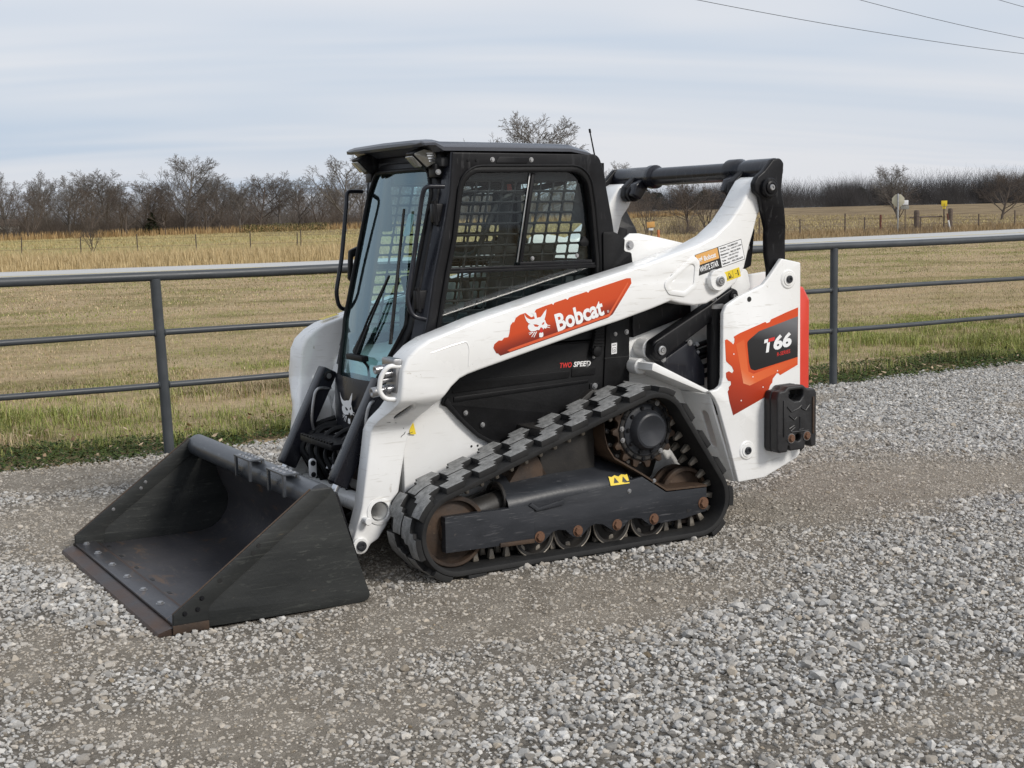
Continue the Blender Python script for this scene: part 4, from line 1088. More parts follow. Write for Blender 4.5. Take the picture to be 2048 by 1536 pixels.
for k in range(NB):
    p, d, nrm = belt_at(Lcum[k]+1e-6)
    for (yy, h) in secb: V.append((p.x+nrm.x*h, yy, p.y+nrm.y*h))
m = len(secb)
for k in range(NB):
    for j in range(m):
        F.append((k*m+j, k*m+(j+1) % m, ((k+1) % NB)*m+(j+1) % m, ((k+1) % NB)*m+j))
TRACK = []
belt = mobj('rubber_track', V, F, M['rubber'], LD, 40); TRACK.append((belt, None))
bm = bmesh.new(); bm.from_mesh(belt.data); bmesh.ops.recalc_face_normals(bm, faces=bm.faces); bm.to_mesh(belt.data); bm.free()
# tread blocks: stepped block, one shape, two columns out of step
def lug_mesh():
    u0 = [(-.093, .002), (.006, 0), (.010, .026), (.030, .032), (.030, .064), (.093, .068), (.094, .148), (-.006, .152), (-.010, .124), (-.030, .118), (-.030, .088), (-.093, .084)]
    me = curve_mesh([u0], .0150, .0035, 1)
    bm = bmesh.new(); bm.from_mesh(me)
    for uc in (-.065, -.035, 0.005, .035, .065):
        bmesh.ops.bisect_plane(bm, geom=list(bm.verts)+list(bm.edges)+list(bm.faces), plane_co=(uc, 0, 0), plane_no=(1, 0, 0))
    bm.to_mesh(me); bm.free()
    setco(me, lambda c: np.stack([c[:, 0]*(1-.07*sstep(0, .0150, c[:, 2])), c[:, 1], c[:, 2]+.0118], 1))
    return me
lug = lug_mesh()
lco = np.empty(len(lug.vertices)*3, 'f'); lug.vertices.foreach_get('co', lco); lco = lco.reshape(-1, 3)
ltop = [p.normal.z > .75 and p.center.z > .02 for p in lug.polygons]
NL = int(round(LT/.180)); pitch = LT/NL
for k in range(NL):
    for col in (0, 1):
        sc = (k+(.5 if col else 0)+.13)*pitch
        me = lug.copy(); me.name = 'tread_block'
        out = np.empty_like(lco)
        for i, (u_, v_, h_) in enumerate(lco):
            p, d, nrm = belt_at(sc+u_)
            yv = (YI+.010+v_) if col else (YO-.152+v_)
            out[i] = (p.x+nrm.x*(h_-.001), yv, p.y+nrm.y*(h_-.001))
        me.vertices.foreach_set('co', out.ravel()); me.materials.clear(); me.materials.append(M['rubber']); me.materials.append(M['lugtop'])
        for p_, tp_ in zip(me.polygons, ltop): p_.material_index = int(tp_)
        bm = bmesh.new(); bm.from_mesh(me); bmesh.ops.recalc_face_normals(bm, faces=bm.faces); bm.to_mesh(me); bm.free()
        finish(me, 35)
        o = link(bpy.data.objects.new('tread_block', me), belt)
        TRACK.append((o, belt))
bpy.data.meshes.remove(lug)
# steel drive lugs on the inside
dl_src = box('drive_lug', (-.017, -.016, -.052), (.017, .016, 0), M['drv'], belt, .008, taper=lambda c: (c.x*(1 if c.z > -.02 else .55), c.y*(1 if c.z > -.02 else .7), c.z))
ND = int(round(LT/.086)); first = True
for k in range(ND):
    p, d, nrm = belt_at((k+.5)*LT/ND)
    T = Vector((d.x, 0, d.y)); N = Vector((nrm.x, 0, nrm.y)); B_ = N.cross(T)
    for yy in (.715, .628):
        org = Vector((p.x, yy, p.y))-N*.034
        mw = Matrix(((T.x, B_.x, N.x, org.x), (T.y, B_.y, N.y, org.y), (T.z, B_.z, N.z, org.z), (0, 0, 0, 1)))
        if first: dl_src.matrix_world = mw; o = dl_src; first = False
        else: o = inst(dl_src, belt, mw)
        TRACK.append((o, belt))
# frame
fr_pts = [(.062, .318), (.059, .150), (-.22, .143), (-.40, .139), (-.425, .150), (-.445, .128), (-.470, .138)]
def scallop(xc):
    return [(xc+.105-.0, .0)]
low = [(.062, .318), (.059, .150), (-.22, .145), (-.405, .139)]
for xr in (-.447, -.666, -.899, -1.125):
    low += [(xr+.030, .132), (xr+.012, .124), (xr-.012, .124), (xr-.030, .132), (xr-.075, .170), (xr-.11, .176), (xr-.15, .168)]
low = low[:-3]+[(-1.18, .128), (-1.304, .131), (-1.464, .155), (-1.464, .280), (-1.205, .285), (-1.056, .381), (-1.0, .372), (-.72, .345), (-.584, .330), (-.584, .305), (-.442, .284), (-.399, .316)]
frm = plate('track_frame', low, .765, .800, M['grey'], LD, bev=.004); TRACK.append((frm, None))
def sub(o, par): TRACK.append((o, par)); return o
sub(plate('frame_inner', [(.03, .30), (.03, .17), (-1.40, .17), (-1.40, .27), (-1.20, .28), (-.90, .42), (-.30, .36)], .53, .56, M['dirtblk'], frm, bev=.004), frm)
# rolled cover along the top of the frame
cs = [(.797, .300), (.800, .335), (.792, .362), (.765, .392), (.70, .432), (.64, .452), (.56, .456)]
xs = [-.28, -.33, -.56, -.80, -.985, -1.02, -1.06]
V, F = [], []
for i, x_ in enumerate(xs):
    for (yy, zz) in cs:
        dz = .028*min(1, max(0, (-x_-.28)/.35)) if x_ > -1 else .028
        low_k = 0 if x_ > -.985 else (-.985-x_)*1.15
        V.append((x_, yy, min(zz-.020+dz, 9) - low_k*(1 if zz > .33 else .0)))
m = len(cs)
for i in range(len(xs)-1):
    for j in range(m-1): F.append((i*m+j, i*m+j+1, (i+1)*m+j+1, (i+1)*m+j))
k0 = len(V); V += [(x_, yy-.004, zz-.006) for (x_, yy, zz) in V]
for i in range(len(xs)-1):
    for j in range(m-1): F.append((k0+i*m+j+1, k0+i*m+j, k0+(i+1)*m+j, k0+(i+1)*m+j+1))
for j in range(m-1): F.append((j+1, j, k0+j, k0+j+1))
sub(mobj('frame_cover', V, F, M['grey'], frm, 50), frm)
sub(tube('cover_mouth', [(-.28+.0*math.cos(t), .68+.085*math.cos(t), .345+.075*math.sin(t)) for t in np.linspace(0, 2*math.pi, 19)[:-1]], .010, M['dirtblk'], frm, 8, True), frm)
sub(cyl('tension_cylinder', (-.12, .68, .285), (-.40, .68, .345), .062, M['dirtblk'], frm, 20, .006), frm)
sub(box('front_shoe', (-.415, .762, .150), (.064, .806, .318), M['grey'], frm, .003, taper=lambda c: (c.x-(.0 if c.z < .2 else -.0), c.y, c.z-(.010 if c.x < -.3 and c.z < .2 else 0))), frm)
sub(plate('shoe_edge', [(-.385, .318), (-.43, .286), (-.58, .300), (-.582, .324), (-.44, .302), (-.40, .330)], .7995, .812, M['grey'], frm, bev=.003), frm)
sub(box('rust_bar', (-.412, .796, .137), (-.222, .815, .157), M['rust'], frm, .003, rot=Matrix.Rotation(R(-1.2), 3, 'Y')), frm)
gl = [(-.826, .669), (-.832, .60), (-.848, .545), (-.885, .490), (-1.056, .389), (-1.205, .292), (-1.462, .284)]
V, F = [], []
for (x_, z_) in gl: V += [(x_, .803, z_), (x_, .803, z_+.010), (x_, .60, z_+.010), (x_, .60, z_)]
for i in range(len(gl)-1):
    for j in range(4): F.append((i*4+j, i*4+(j+1) % 4, (i+1)*4+(j+1) % 4, (i+1)*4+j))
F += [(3, 2, 1, 0), tuple(range(len(V)-4, len(V)))]
sub(mobj('frame_ledge', V, F, M['rust'], frm, 20), frm)
sub(plate('drive_bracket', fillet([(-.80, .70), (-.83, .48), (-1.05, .36), (-1.32, .30), (-1.36, .40), (-1.30, .62), (-1.20, .78), (-.95, .80)], .03, 3), .47, .515, M['dirtblk'], frm, bev=.006), frm)
sub(box('axle_housing', (-.84, .463, .40), (-.52, .70, .66), M['dirtblk'], frm, .012), frm)
sub(plate('axle_gusset', fillet([(-.30, .36), (-.42, .52), (-.50, .54), (-.58, .40), (-.56, .36)], .02, 3), .56, .70, M['rust'], frm, bev=.006), frm)
for (bx, bz) in ((-.975, .318), (-1.128, .352)): sub(bolt((bx, .801, bz-.0), (0, 1, 0), .009, 'steel', frm), frm)
def cov_pt(x_, t): return (x_, .8035-.030*t, .358+.044*t)
yp = [(-.862, 0), (-.866, .55), (-.868, .95), (-.885, .85), (-.905, 1.), (-.925, .82), (-.945, 1.), (-.968, .9), (-.980, .95), (-.978, .3), (-.976, 0)]
yt = mobj('warning_sticker', [cov_pt(x_, t) for x_, t in yp], [tuple(range(len(yp)))], M['yellow'], frm, 0); sub(yt, frm)
for (xa, xb) in ((-.885, -.915), (-.935, -.965)):
    sub(mobj('warning_mark', [tuple(np.array(cov_pt(x_, t))+np.array((0, .0012, .0012))) for x_, t in ((xa, .2), (xb, .2), ((xa+xb)/2, .75))], [(0, 1, 2)], M['ink'], frm, 0), frm)
# sprocket
def gear(name, c, r0, r1, nt, y0, y1, mat, par):
    P = []
    for k in range(nt):
        a = 2*math.pi*k/nt
        for (da_, rr) in ((-.50, r0), (-.30, r0*1.02), (-.17, r1*.97), (-.09, r1), (.09, r1), (.17, r1*.97), (.30, r0*1.02)):
            t = a+da_*2*math.pi/nt; P.append((c[0]+rr*math.cos(t), c[1]+rr*math.sin(t)))
    return plate(name, P, y0, y1, mat, par, bev=.004, holes=[circ(c[0], c[1], .10, 24)])
spr = gear('sprocket', C2, .166, .196, 15, .700, .728, M['rust'], LD); TRACK.append((spr, None))
sub(lathe('sprocket_ring', [(.158, 0), (.158, .053), (.152, .058), (.140, .058), (.138, .052), (.10, .052)], (C2[0], .68, C2[1]), (0, 1, 0), M['dirtblk'], spr, 40), spr)
sub(lathe('drive_hub', [(.132, 0), (.132, .012), (.122, .018), (.105, .020), (.098, .045), (.088, .060), (.078, .064), (.030, .050), (.0005, .046)], (C2[0], .726, C2[1]), (0, 1, 0), M['grey'], spr, 40), spr)
for k in range(16):
    t = 2*math.pi*(k+.3)/16
    sub(bolt((C2[0]+.148*math.cos(t), .738, C2[1]+.148*math.sin(t)), (0, 1, 0), .010, 'black' if k % 5 else 'steel', spr), spr)
for k in range(10):
    t = 2*math.pi*(k+.1)/10
    sub(bolt((C2[0]+.115*math.cos(t), .746, C2[1]+.115*math.sin(t)), (0, 1, 0), .009, 'black', spr), spr)
for k in range(15):
    t = 2*math.pi*k/15
    sub(cyl('sprocket_roller', (C2[0]+.178*math.cos(t), .60, C2[1]+.178*math.sin(t)), (C2[0]+.178*math.cos(t), .66, C2[1]+.178*math.sin(t)), .012, M['steel'], spr, 10), spr)
# idlers and rollers
def wheel(name, c, r, y0, y1, par, mat='rust', dish=.03):
    o = lathe(name, [(r*.5, 0), (r-.010, 0), (r, .006), (r, y1-y0-.006), (r-.006, y1-y0), (r-.020, y1-y0), (r-.026, y1-y0-dish), (r*.45, y1-y0-dish*.6), (r*.42, y1-y0-.004), (.0005, y1-y0-.004)], (c[0], y0, c[1]), (0, 1, 0), M[mat], par, 40, 28)
    return o
idl = wheel('front_idler', C1, R1-.036, .735, .775, LD); TRACK.append((idl, None))
sub(wheel('idler_flange', C1, R1-.036, .58, .62, idl), idl)
sub(lathe('idler_hub', [(.060, 0), (.060, .17), (.0005, .17)], (C1[0], .56, C1[1]), (0, 1, 0), M['dirtblk'], idl, 20), idl)
ri = wheel('rear_idler', (C3[0], C3[1]+.005), .150, .665, .70, LD); TRACK.append((ri, None))
sub(wheel('idler_flange', (C3[0], C3[1]+.005), .150, .58, .61, ri), ri)
for xr in (-.447, -.666, -.899, -1.125):
    ro = wheel('track_roller', (xr, .157), .110, .715, .752, LD, 'dirtblk'); TRACK.append((ro, None))
    sub(tube('roller_rim', [(xr+.1075*math.cos(t), .752, .157+.1075*math.sin(t)) for t in np.linspace(0, 2*math.pi, 33)[:-1]], .0035, M['drv'], ro, 6, True), ro)
    sub(wheel('roller_flange', (xr, .157), .110, .585, .62, ro, 'dirtblk'), ro)
    sub(bolt((xr, .8005, .157), (0, 1, 0), .021, 'rustbolt', ro), ro)
sub(bolt((-1.44, .8005, .200), (0, 1, 0), .024, 'rustbolt', frm), frm)
sub(lathe('bolt_hole', [(.010, 0), (.010, .001), (.0005, .001)], (-1.342, .8003, .172), (0, 1, 0), M['ink'], frm, 12), frm)
# the far track is the mirror image of the near one
MIR = Matrix.Scale(-1, 4, (0, 1, 0)); twin = {}
for (o, par) in TRACK:
    c = o.copy(); C.objects.link(c)
    c.parent = LD if par is None else twin[par]
    c.matrix_world = MIR @ o.matrix_basis if par is None else o.matrix_basis.copy()
    c.matrix_parent_inverse = Matrix.Identity(4)
    if par is None: c.matrix_basis = MIR @ o.matrix_basis
    else: c.matrix_basis = o.matrix_basis.copy()
    twin[o] = c
# ---------------------------------------------------------------- cab
cabw = .475
side = fillet([(-.197, 1.997), (-1.035, 1.992), (-1.07, 1.90), (-1.081, 1.827), (-1.116, 1.659), (-1.15, 1.45), (-1.15, 1.02), (.012, 1.02), (-.020, 1.12), (-.045, 1.205), (-.084, 1.411), (-.141, 1.631), (-.179, 1.801)],
              [.01, .05, .05, .03, .03, .03, .01, .0, .05, .05, .05, .05, .05], 4)
win = fillet([(-.118, 1.205), (-.164, 1.414), (-.208, 1.589), (-.262, 1.90), (-.955, 1.905), (-.985, 1.72), (-1.009, 1.46), (-1.01, 1.06), (-.088, 1.06)], [.02, .0, .0, .11, .10, .0, .0, .02, .03], 6)
win_o = fillet([(-.098, 1.205), (-.144, 1.416), (-.188, 1.592), (-.240, 1.932), (-.975, 1.935), (-1.010, 1.72), (-1.034, 1.46), (-1.035, 1.045), (-.066, 1.045)], [.02, .0, .0, .13, .12, .0, .0, .02, .03], 6)
def inset_poly(P, d):
    cx = sum(p[0] for p in P)/len(P); cz = sum(p[1] for p in P)/len(P)
    return P
cell_w, cell_h = .0735, .0525
def in_poly(x, z, P):
    ins = False; n_ = len(P)
    for i in range(n_):
        x1, z1 = P[i]; x2, z2 = P[(i+1) % n_]
        if (z1 > z) != (z2 > z) and x < (x2-x1)*(z-z1)/(z2-z1)+x1: ins = not ins
    return ins
def grid_holes(outline, x0, x1, z0, z1, gap=.011, slant=-.21):
    H = []; r_ = .008
    nz = int((z1-z0)/cell_h); nx = int((x1-x0)/cell_w)+6
    for j in range(nz+1):
        for i in range(-4, nx+4):
            xa = x0+i*cell_w; za = z0+j*cell_h
            c4 = [(xa+gap/2, za+gap/2), (xa+cell_w-gap/2, za+gap/2), (xa+cell_w-gap/2, za+cell_h-gap/2), (xa+gap/2, za+cell_h-gap/2)]
            c4 = [(x_+(z_-z0)*slant, z_) for x_, z_ in c4]
            marg = [(x_+dx_, z_+dz_) for x_, z_ in c4 for dx_ in (-.006, .006) for dz_ in (-.006, .006)]
            if all(in_poly(a, b, outline) for a, b in marg): H.append(fillet(c4, r_, 2))
    return H
guard_out = fillet([(-.10, 1.205), (-.146, 1.416), (-.190, 1.590), (-.243, 1.925), (-.972, 1.928), (-1.005, 1.72), (-1.025, 1.46), (-1.03, 1.05), (-.068, 1.05)], [.02, .0, .0, .13, .12, .0, .0, .02, .03], 5)
gin = fillet([(-.120, 1.205), (-.166, 1.414), (-.210, 1.589), (-.266, 1.898), (-.953, 1.903), (-.983, 1.72), (-1.007, 1.46), (-1.008, 1.07), (-.092, 1.07)], [.02, .0, .0, .11, .10, .0, .0, .02, .03], 5)
GH = grid_holes(gin, -1.0, .0, 1.075, 1.91)
for s in (1, -1):
    cab = plate('cab_side', side, s*.435, s*cabw, M['black'], LD, holes=[win], bev=.006, smooth=40, res=2)
    plate('window_trim', win_o, s*.4752, s*.482, M['plastic'], cab, holes=[win], bev=.003)
    tube('trim_bead', [(x_, s*.4825, z_) for x_, z_ in win_o], .0055, M['plastic'], cab, 6, True)
    plate('window_guard', guard_out, s*.418, s*.426, M['black'], cab, holes=GH, bev=.002)
    plate('window_pane', win, s*.4385, s*.4425, M['glass'], cab, bev=0)
    box('window_sill', (-1.012, min(s*.444, s*.4775), 1.419), (-.158, max(s*.444, s*.4775), 1.434), M['plastic'], cab, .003)
    box('window_sill', (-1.012, min(s*.444, s*.4735), 1.4345), (-.160, max(s*.444, s*.4735), 1.446), M['black'], cab, .003)
    box('slide_rail', (-.990, min(s*.444, s*.4725), 1.447), (-.562, max(s*.444, s*.4725), 1.462), M['black'], cab, .003)
    plate('pane_divider', [(-.565, 1.452), (-.582, 1.452), (-.667, 1.898), (-.648, 1.898)], s*.445, s*.462, M['black'], cab, bev=.002)
    plate('pane_edge', [(-.556, 1.462), (-.563, 1.462), (-.646, 1.898), (-.639, 1.898)], s*.4455, s*.4515, M['steel'], cab, bev=.001)
    plate('window_latch', fillet([(-.925, 1.55), (-.955, 1.585), (-.985, 1.55), (-.975, 1.53), (-.935, 1.53)], .008, 3), s*.4440, s*.458, M['plastic'], cab, bev=.003)
    plate('glass_strip', [(-.130, 1.216), (-.132, 1.222), (-.91, 1.411), (-.912, 1.405)], s*.4434, s*.4452, M['lens'], cab, bev=0)
    plate('vent_plate', fillet([(-.43, 1.945), (-.45, 1.975), (-.62, 1.975), (-.61, 1.945)], .004, 2), s*.4752, s*.479, M['black'], cab, bev=.001)
    for bx in (-.415, -.635): bolt((bx, s*.4755, 1.962), (0, s, 0), .009, 'steel', cab)
    for bx in (-.28, -.325): bolt((bx, s*.4755, 1.958), (0, s, 0), .006, 'black', cab)
    for (bx, bz) in ((-.65, 1.478), (-.915, 1.484)): bolt((bx, s*.4455, bz), (0, s, 0), .008, 'steel', cab)
    # corner post: runs from the side sheet to the door opening, bends in plan
    pillar = [(-.197, 1.997), (-.179, 1.801), (-.141, 1.631), (-.084, 1.411), (-.045, 1.205), (-.012, 1.06), (.02, .93)]
    V, F = [], []
    for (x_, z_) in pillar:
        fx = -.01-.25*(z_-1.45)-.055
        V += [(x_+.03, s*.4745, z_), (x_-.012, s*.4755, z_), (fx-.005, s*.405, z_), (fx-.012, s*.35, z_), (fx-.055, s*.35, z_), (x_-.012, s*.42, z_)]
        V[-6] = (x_+.006, s*.466, z_)
    for i in range(len(pillar)-1):
        for j in range(6):
            F.append((i*6+j, i*6+(j+1) % 6, (i+1)*6+(j+1) % 6, (i+1)*6+j))
    F += [(0, 1, 2, 3, 4, 5), tuple(range(len(V)-6, len(V)))]
    po = mobj('corner_post', V, F, M['satin'], LD, 25)
    bm = bmesh.new(); bm.from_mesh(po.data); bmesh.ops.recalc_face_normals(bm, faces=bm.faces); bm.to_mesh(po.data); bm.free()
# rear wall with window, floor, ceiling liner
def wall_x(name, x, pts, th, mat, par, holes=(), bev=.004):
    return plate_f(name, pts, ((x, 0, 0), (0, 1, 0), (0, 0, 1), (1, 0, 0)), th, mat, par, holes=holes, bev=bev)
rw = wall_x('cab_rear', -1.085, [(-.43, 1.02), (.43, 1.02), (.43, 1.95), (-.43, 1.95)], .03, M['black'], LD, holes=[fillet([(-.40, 1.46), (.40, 1.46), (.40, 1.90), (-.40, 1.90)], .05, 4)])
wall_x('rear_pane', -1.085, fillet([(-.40, 1.46), (.40, 1.46), (.40, 1.90), (-.40, 1.90)], .05, 4), .004, M['glass'], rw, bev=0)
box('headliner', (-1.05, -.43, 1.93), (-.16, .43, 1.975), M['interior'], LD, .01)
box('cab_floor', (-1.05, -.42, .60), (.04, .42, .66), M['interior'], LD, .01)
box('rear_shelf', (-1.06, -.42, 1.02), (-.86, .42, 1.44), M['interior'], LD, .02)
# roof: moulded cap with chamfered edges and a visor reaching forward
rp = [(-.10, 2.004, .472), (-.145, 2.004, .474), (-.90, 2.006, .474), (-1.0, 1.992, .474), (-1.065, 1.955, .474)]
V, F = [], []
stations = [(-.050, 2.040, 2.046, .43, .0), (-.062, 2.028, 2.058, .452, .55), (-.11, 2.030, 2.062, .468, .8), (-.150, 2.003, 2.052, .477, 1), (-.50, 2.003, 2.050, .477, 1), (-.87, 2.003, 2.046, .477, 1), (-.985, 1.985, 2.016, .474, 1), (-1.05, 1.94, 1.982, .466, 1), (-1.082, 1.87, 1.93, .455, 1)]
for (x_, zl, zh, w_, ch) in stations:
    prof = [(-w_, zl), (-w_, zl+(zh-zl)*.35), (-w_+.035, zh-.006), (-w_+.10, zh), (0, zh+.004), (w_-.10, zh), (w_-.035, zh-.006), (w_, zl+(zh-zl)*.35), (w_, zl), (w_-.05, zl-.004), (-w_+.05, zl-.004)]
    V += [(x_, a, b) for a, b in prof]
m = 11
for i in range(len(stations)-1):
    for j in range(m): F.append((i*m+j, i*m+(j+1) % m, (i+1)*m+(j+1) % m, (i+1)*m+j))
F += [tuple(range(m)), tuple(range(len(V)-m, len(V)))]
roof = mobj('roof', V, F, M['roofp'], LD, 30)
bm = bmesh.new(); bm.from_mesh(roof.data); bmesh.ops.recalc_face_normals(bm, faces=bm.faces); bm.to_mesh(roof.data); bm.free()
box('roof_cap_pin', (-.15, .30, 2.05), (-.14, .31, 2.06), M['black'], roof, .002)
# header below the visor
box('header', (-.21, -.40, 1.93), (-.165, .40, 2.0), M['black'], LD, .012, taper=lambda c: (c.x, c.y, c.z))
for s in (1, -1):
    # work lights: faceted wedge tucked under the visor corners
    lp = [(-.037, 1.995), (-.103, 2.022), (-.161, 2.011), (-.192, 1.954), (-.114, 1.920)]
    wl_ = plate('work_light', fillet(lp, .008, 2), s*.275, s*.360, M['black'], LD, bev=.008)
    inn = [(-.044, 1.992), (-.103, 2.015), (-.157, 2.005), (-.183, 1.957), (-.114, 1.929)]
    plate('side_lens', fillet(inn, .006, 2), s*.3602, s*.368, M['lens'], wl_, bev=.004)
    for k in range(4):
        box('lens_reflector', (-.165+k*.006, min(s*.368, s*.3695), 1.955+k*.013), (-.125+k*.004, max(s*.368, s*.3695), 1.962+k*.013), M['chrome'], wl_, 0)
    plate_f('front_lens', fillet([(-.04, -.036), (.04, -.036), (.04, .036), (-.04, .036)], .008, 2), ((-.068, s*.318, 1.957), (0, 1, 0), (.72, 0, .69), (.69, 0, -.72)), .008, M['lens'], wl_, bev=.003)
    bolt((-.155, s*.405, 1.905), (.3, s, .0), .010, 'steel', wl_)
    box('light_bracket', (-.20, min(s*.33, s*.40), 1.88), (-.14, max(s*.33, s*.40), 1.945), M['black'], wl_, .008)
# door -----------------------------------------------------------------
def door_x(z, y=0.): return -.065-.25*(z-1.45)+(.02 if z < 1.1 else 0)*(1.1-z)/.3+.035*(1-(y/.38)**2)
dgl = fillet([(-.30, 1.925), (.30, 1.925), (.362, 1.80), (.362, 1.17), (.215, .885), (-.215, .885), (-.362, 1.17), (-.362, 1.80)], [.07, .07, .08, .06, .05, .05, .06, .08], 6)
dfo = fillet([(-.335, 1.965), (.335, 1.965), (.405, 1.82), (.405, 1.16), (.25, .845), (-.25, .845), (-.405, 1.16), (-.405, 1.82)], [.07, .07, .09, .07, .06, .06, .07, .09], 6)
def dens(P, st_=.06):
    out = []
    for i in range(len(P)):
        a, b = Vector(P[i]), Vector(P[(i+1) % len(P)]); n_ = max(1, int((b-a).length/st_))
        for k in range(n_): out.append(tuple(a.lerp(b, k/n_)))
    return out
def door_plate(name, outer, th, off, mat, par, holes=(), bev=.004, cuts=True):
    me = curve_mesh([dens(outer)]+[dens(h) for h in holes], th/2, bev, 1)
    bm = bmesh.new(); bm.from_mesh(me)
    for yc in np.arange(-.36, .361, .06):
        bmesh.ops.bisect_plane(bm, geom=list(bm.verts)+list(bm.edges)+list(bm.faces), plane_co=(yc, 0, 0), plane_no=(1, 0, 0))
    for zc in np.arange(.75, 1.95, .12):
        bmesh.ops.bisect_plane(bm, geom=list(bm.verts)+list(bm.edges)+list(bm.faces), plane_co=(0, zc, 0), plane_no=(0, 1, 0))
    bm.to_mesh(me); bm.free()
    def fn(c):
        z = c[:, 1]; y = c[:, 0]
        x = -.065-.25*(z-1.45)+np.where(z < 1.1, .02*(1.1-z)/.3, 0)+.035*(1-(y/.38)**2)+off+c[:, 2]
        return np.stack([x, y, z], 1)
    setco(me, fn)
    me.name = name; me.materials.clear(); me.materials.append(mat); finish(me, 35)
    return link(bpy.data.objects.new(name, me), par)
door = door_plate('door', dfo, .035, -.005, M['black'], LD, [dgl], .008)
door_plate('door_glass', dgl, .005, .004, M['dglass'], door, bev=0)
tube('door_seal', [(door_x(z_, y_)+.014, y_, z_) for y_, z_ in dens(dgl, .03)], .010, M['plastic'], door, 8, True)
# lower door skin with the emblem
dsk = fillet([(-.27, .93), (.27, .93), (.25, .52), (-.22, .52)], .03, 4)
V, F = [], []
zz = np.linspace(.50, .90, 9); yy = np.linspace(-1, 1, 13)
for z_ in zz:
    w_ = .235+.05*(z_-.50)/.40
    for y_ in yy:
        V.append((.118+.018*math.sin((z_-.5)/.4*math.pi)+.045*(1-(y_)**2), y_*w_, z_))
for i in range(len(zz)-1):
    for j in range(12): F.append((i*13+j, i*13+j+1, (i+1)*13+j+1, (i+1)*13+j))
mobj('door_skin', V, F, M['satin'], door, 60)
box('door_core', (.0, -.235, .50), (.112, .235, .90), M['black'], door, .02)
emblem(door, (.186, .02, .765), (0, 1, 0), (0, 0, 1), (1, 0, 0), .150, (M['whiteink'], M['black']), .004)
# hinges, wiper, decal tag
for zc in (1.71, 1.30):
    hx = door_x(zc, .40)+.0
    hg = box('hinge', (hx-.06, .405, zc-.045), (hx+.03, .44, zc+.045), M['black'], door, .008)
    cyl('hinge_pin', (hx+.01, .43, zc-.06), (hx+.01+.008, .43, zc+.06), .012, M['black'], hg, 12)
    for (dx_, dz_) in ((-.045, .035), (-.045, -.035)):
        bolt((hx+dx_, .441, zc+dz_), (0, 1, 0), .011, 'steel', hg)
wx = lambda z_, y_: door_x(z_, y_)+.035
wip = tube('wiper', [(wx(1.02, -.03), -.03, 1.02), (wx(1.20, .06)+.01, .06, 1.20), (wx(1.41, .17), .17, 1.41)], .006, M['plastic'], door, 6)
tube('wiper_link', [(wx(1.02, -.01), .0, 1.015), (wx(1.20, .09)+.012, .095, 1.20), (wx(1.41, .17)+.005, .18, 1.41)], .006, M['plastic'], wip, 6)
plate_f('wiper_blade', [(-.012, -.35), (.012, -.35), (.006, .33), (-.006, .33)], ((wx(1.40, .15)-.008, .255, 1.42), (0, .97, .22), (-.24, -.21, .95), (.95, 0, .25)), .012, M['plastic'], wip, bev=.002)
box('wiper_motor', (wx(1.0, 0)-.02, -.09, .985), (wx(1.0, 0)+.02, .11, 1.015), M['plastic'], wip, .008)
plate_f('wiper_arm_cover', fillet([(-.03, 0), (.03, 0), (.012, .17), (-.008, .17)], .008, 2), ((wx(1.02, -.03)-.004, -.03, 1.01), (0, .9, -.42), (-.22, .41, .88), (.97, 0, .25)), .02, M['plastic'], wip, bev=.004)
tube('wiper_cable', smooth_path([(wx(1.0, .05), .05, 1.0), (wx(.95, .1)-.03, .10, .96), (wx(.9, .13)-.04, .12, .90)], 5), .007, M['plastic'], wip, 6)
plate_f('glass_decal', fillet([(-.045, -.06), (.03, -.05), (.045, .05), (-.03, .06)], .015, 3), ((door_x(1.66, .18)-.003, .20, 1.655), (0, 1, 0), (-.25, 0, .97), (.97, 0, .25)), .002, M['lens'], door, bev=0)
# grab bars and mirror
gb_ = [(-.151, .47, 1.835), (-.055, .455, 1.836), (-.045, .44, 1.78), (.000, .425, 1.487), (.040, .425, 1.303), (.02, .435, 1.222), (-.055, .46, 1.205)]
tube('grab_bar', round_path(gb_, .035, 5), .0115, M['satin'], LD, 10)
fb = tube('grab_bar', round_path([(a, -b, c_) for a, b, c_ in gb_], .035, 5), .0115, M['satin'], LD, 10)
mo = fillet([(-.118, 1.555), (-.045, 1.525), (-.035, 1.375), (-.065, 1.345), (-.11, 1.36)], .018, 3)
mi = fillet([(-.10, 1.50), (-.065, 1.49), (-.06, 1.395), (-.095, 1.39)], .012, 3)
plate('door_handle', mo, -.45, -.415, M['plastic'], LD, holes=[mi], bev=.008, smooth=40)
cyl('antenna', (-1.207, .2, 1.95), (-1.167, .2, 2.128), .0045, M['plastic'], LD, 8, r1=.0035)
lathe('antenna_tip', [(.006, 0), (.006, .02), (.0005, .022)], (-1.1695, .2, 2.117), (.2, 0, 1), M['plastic'], LD, 8)
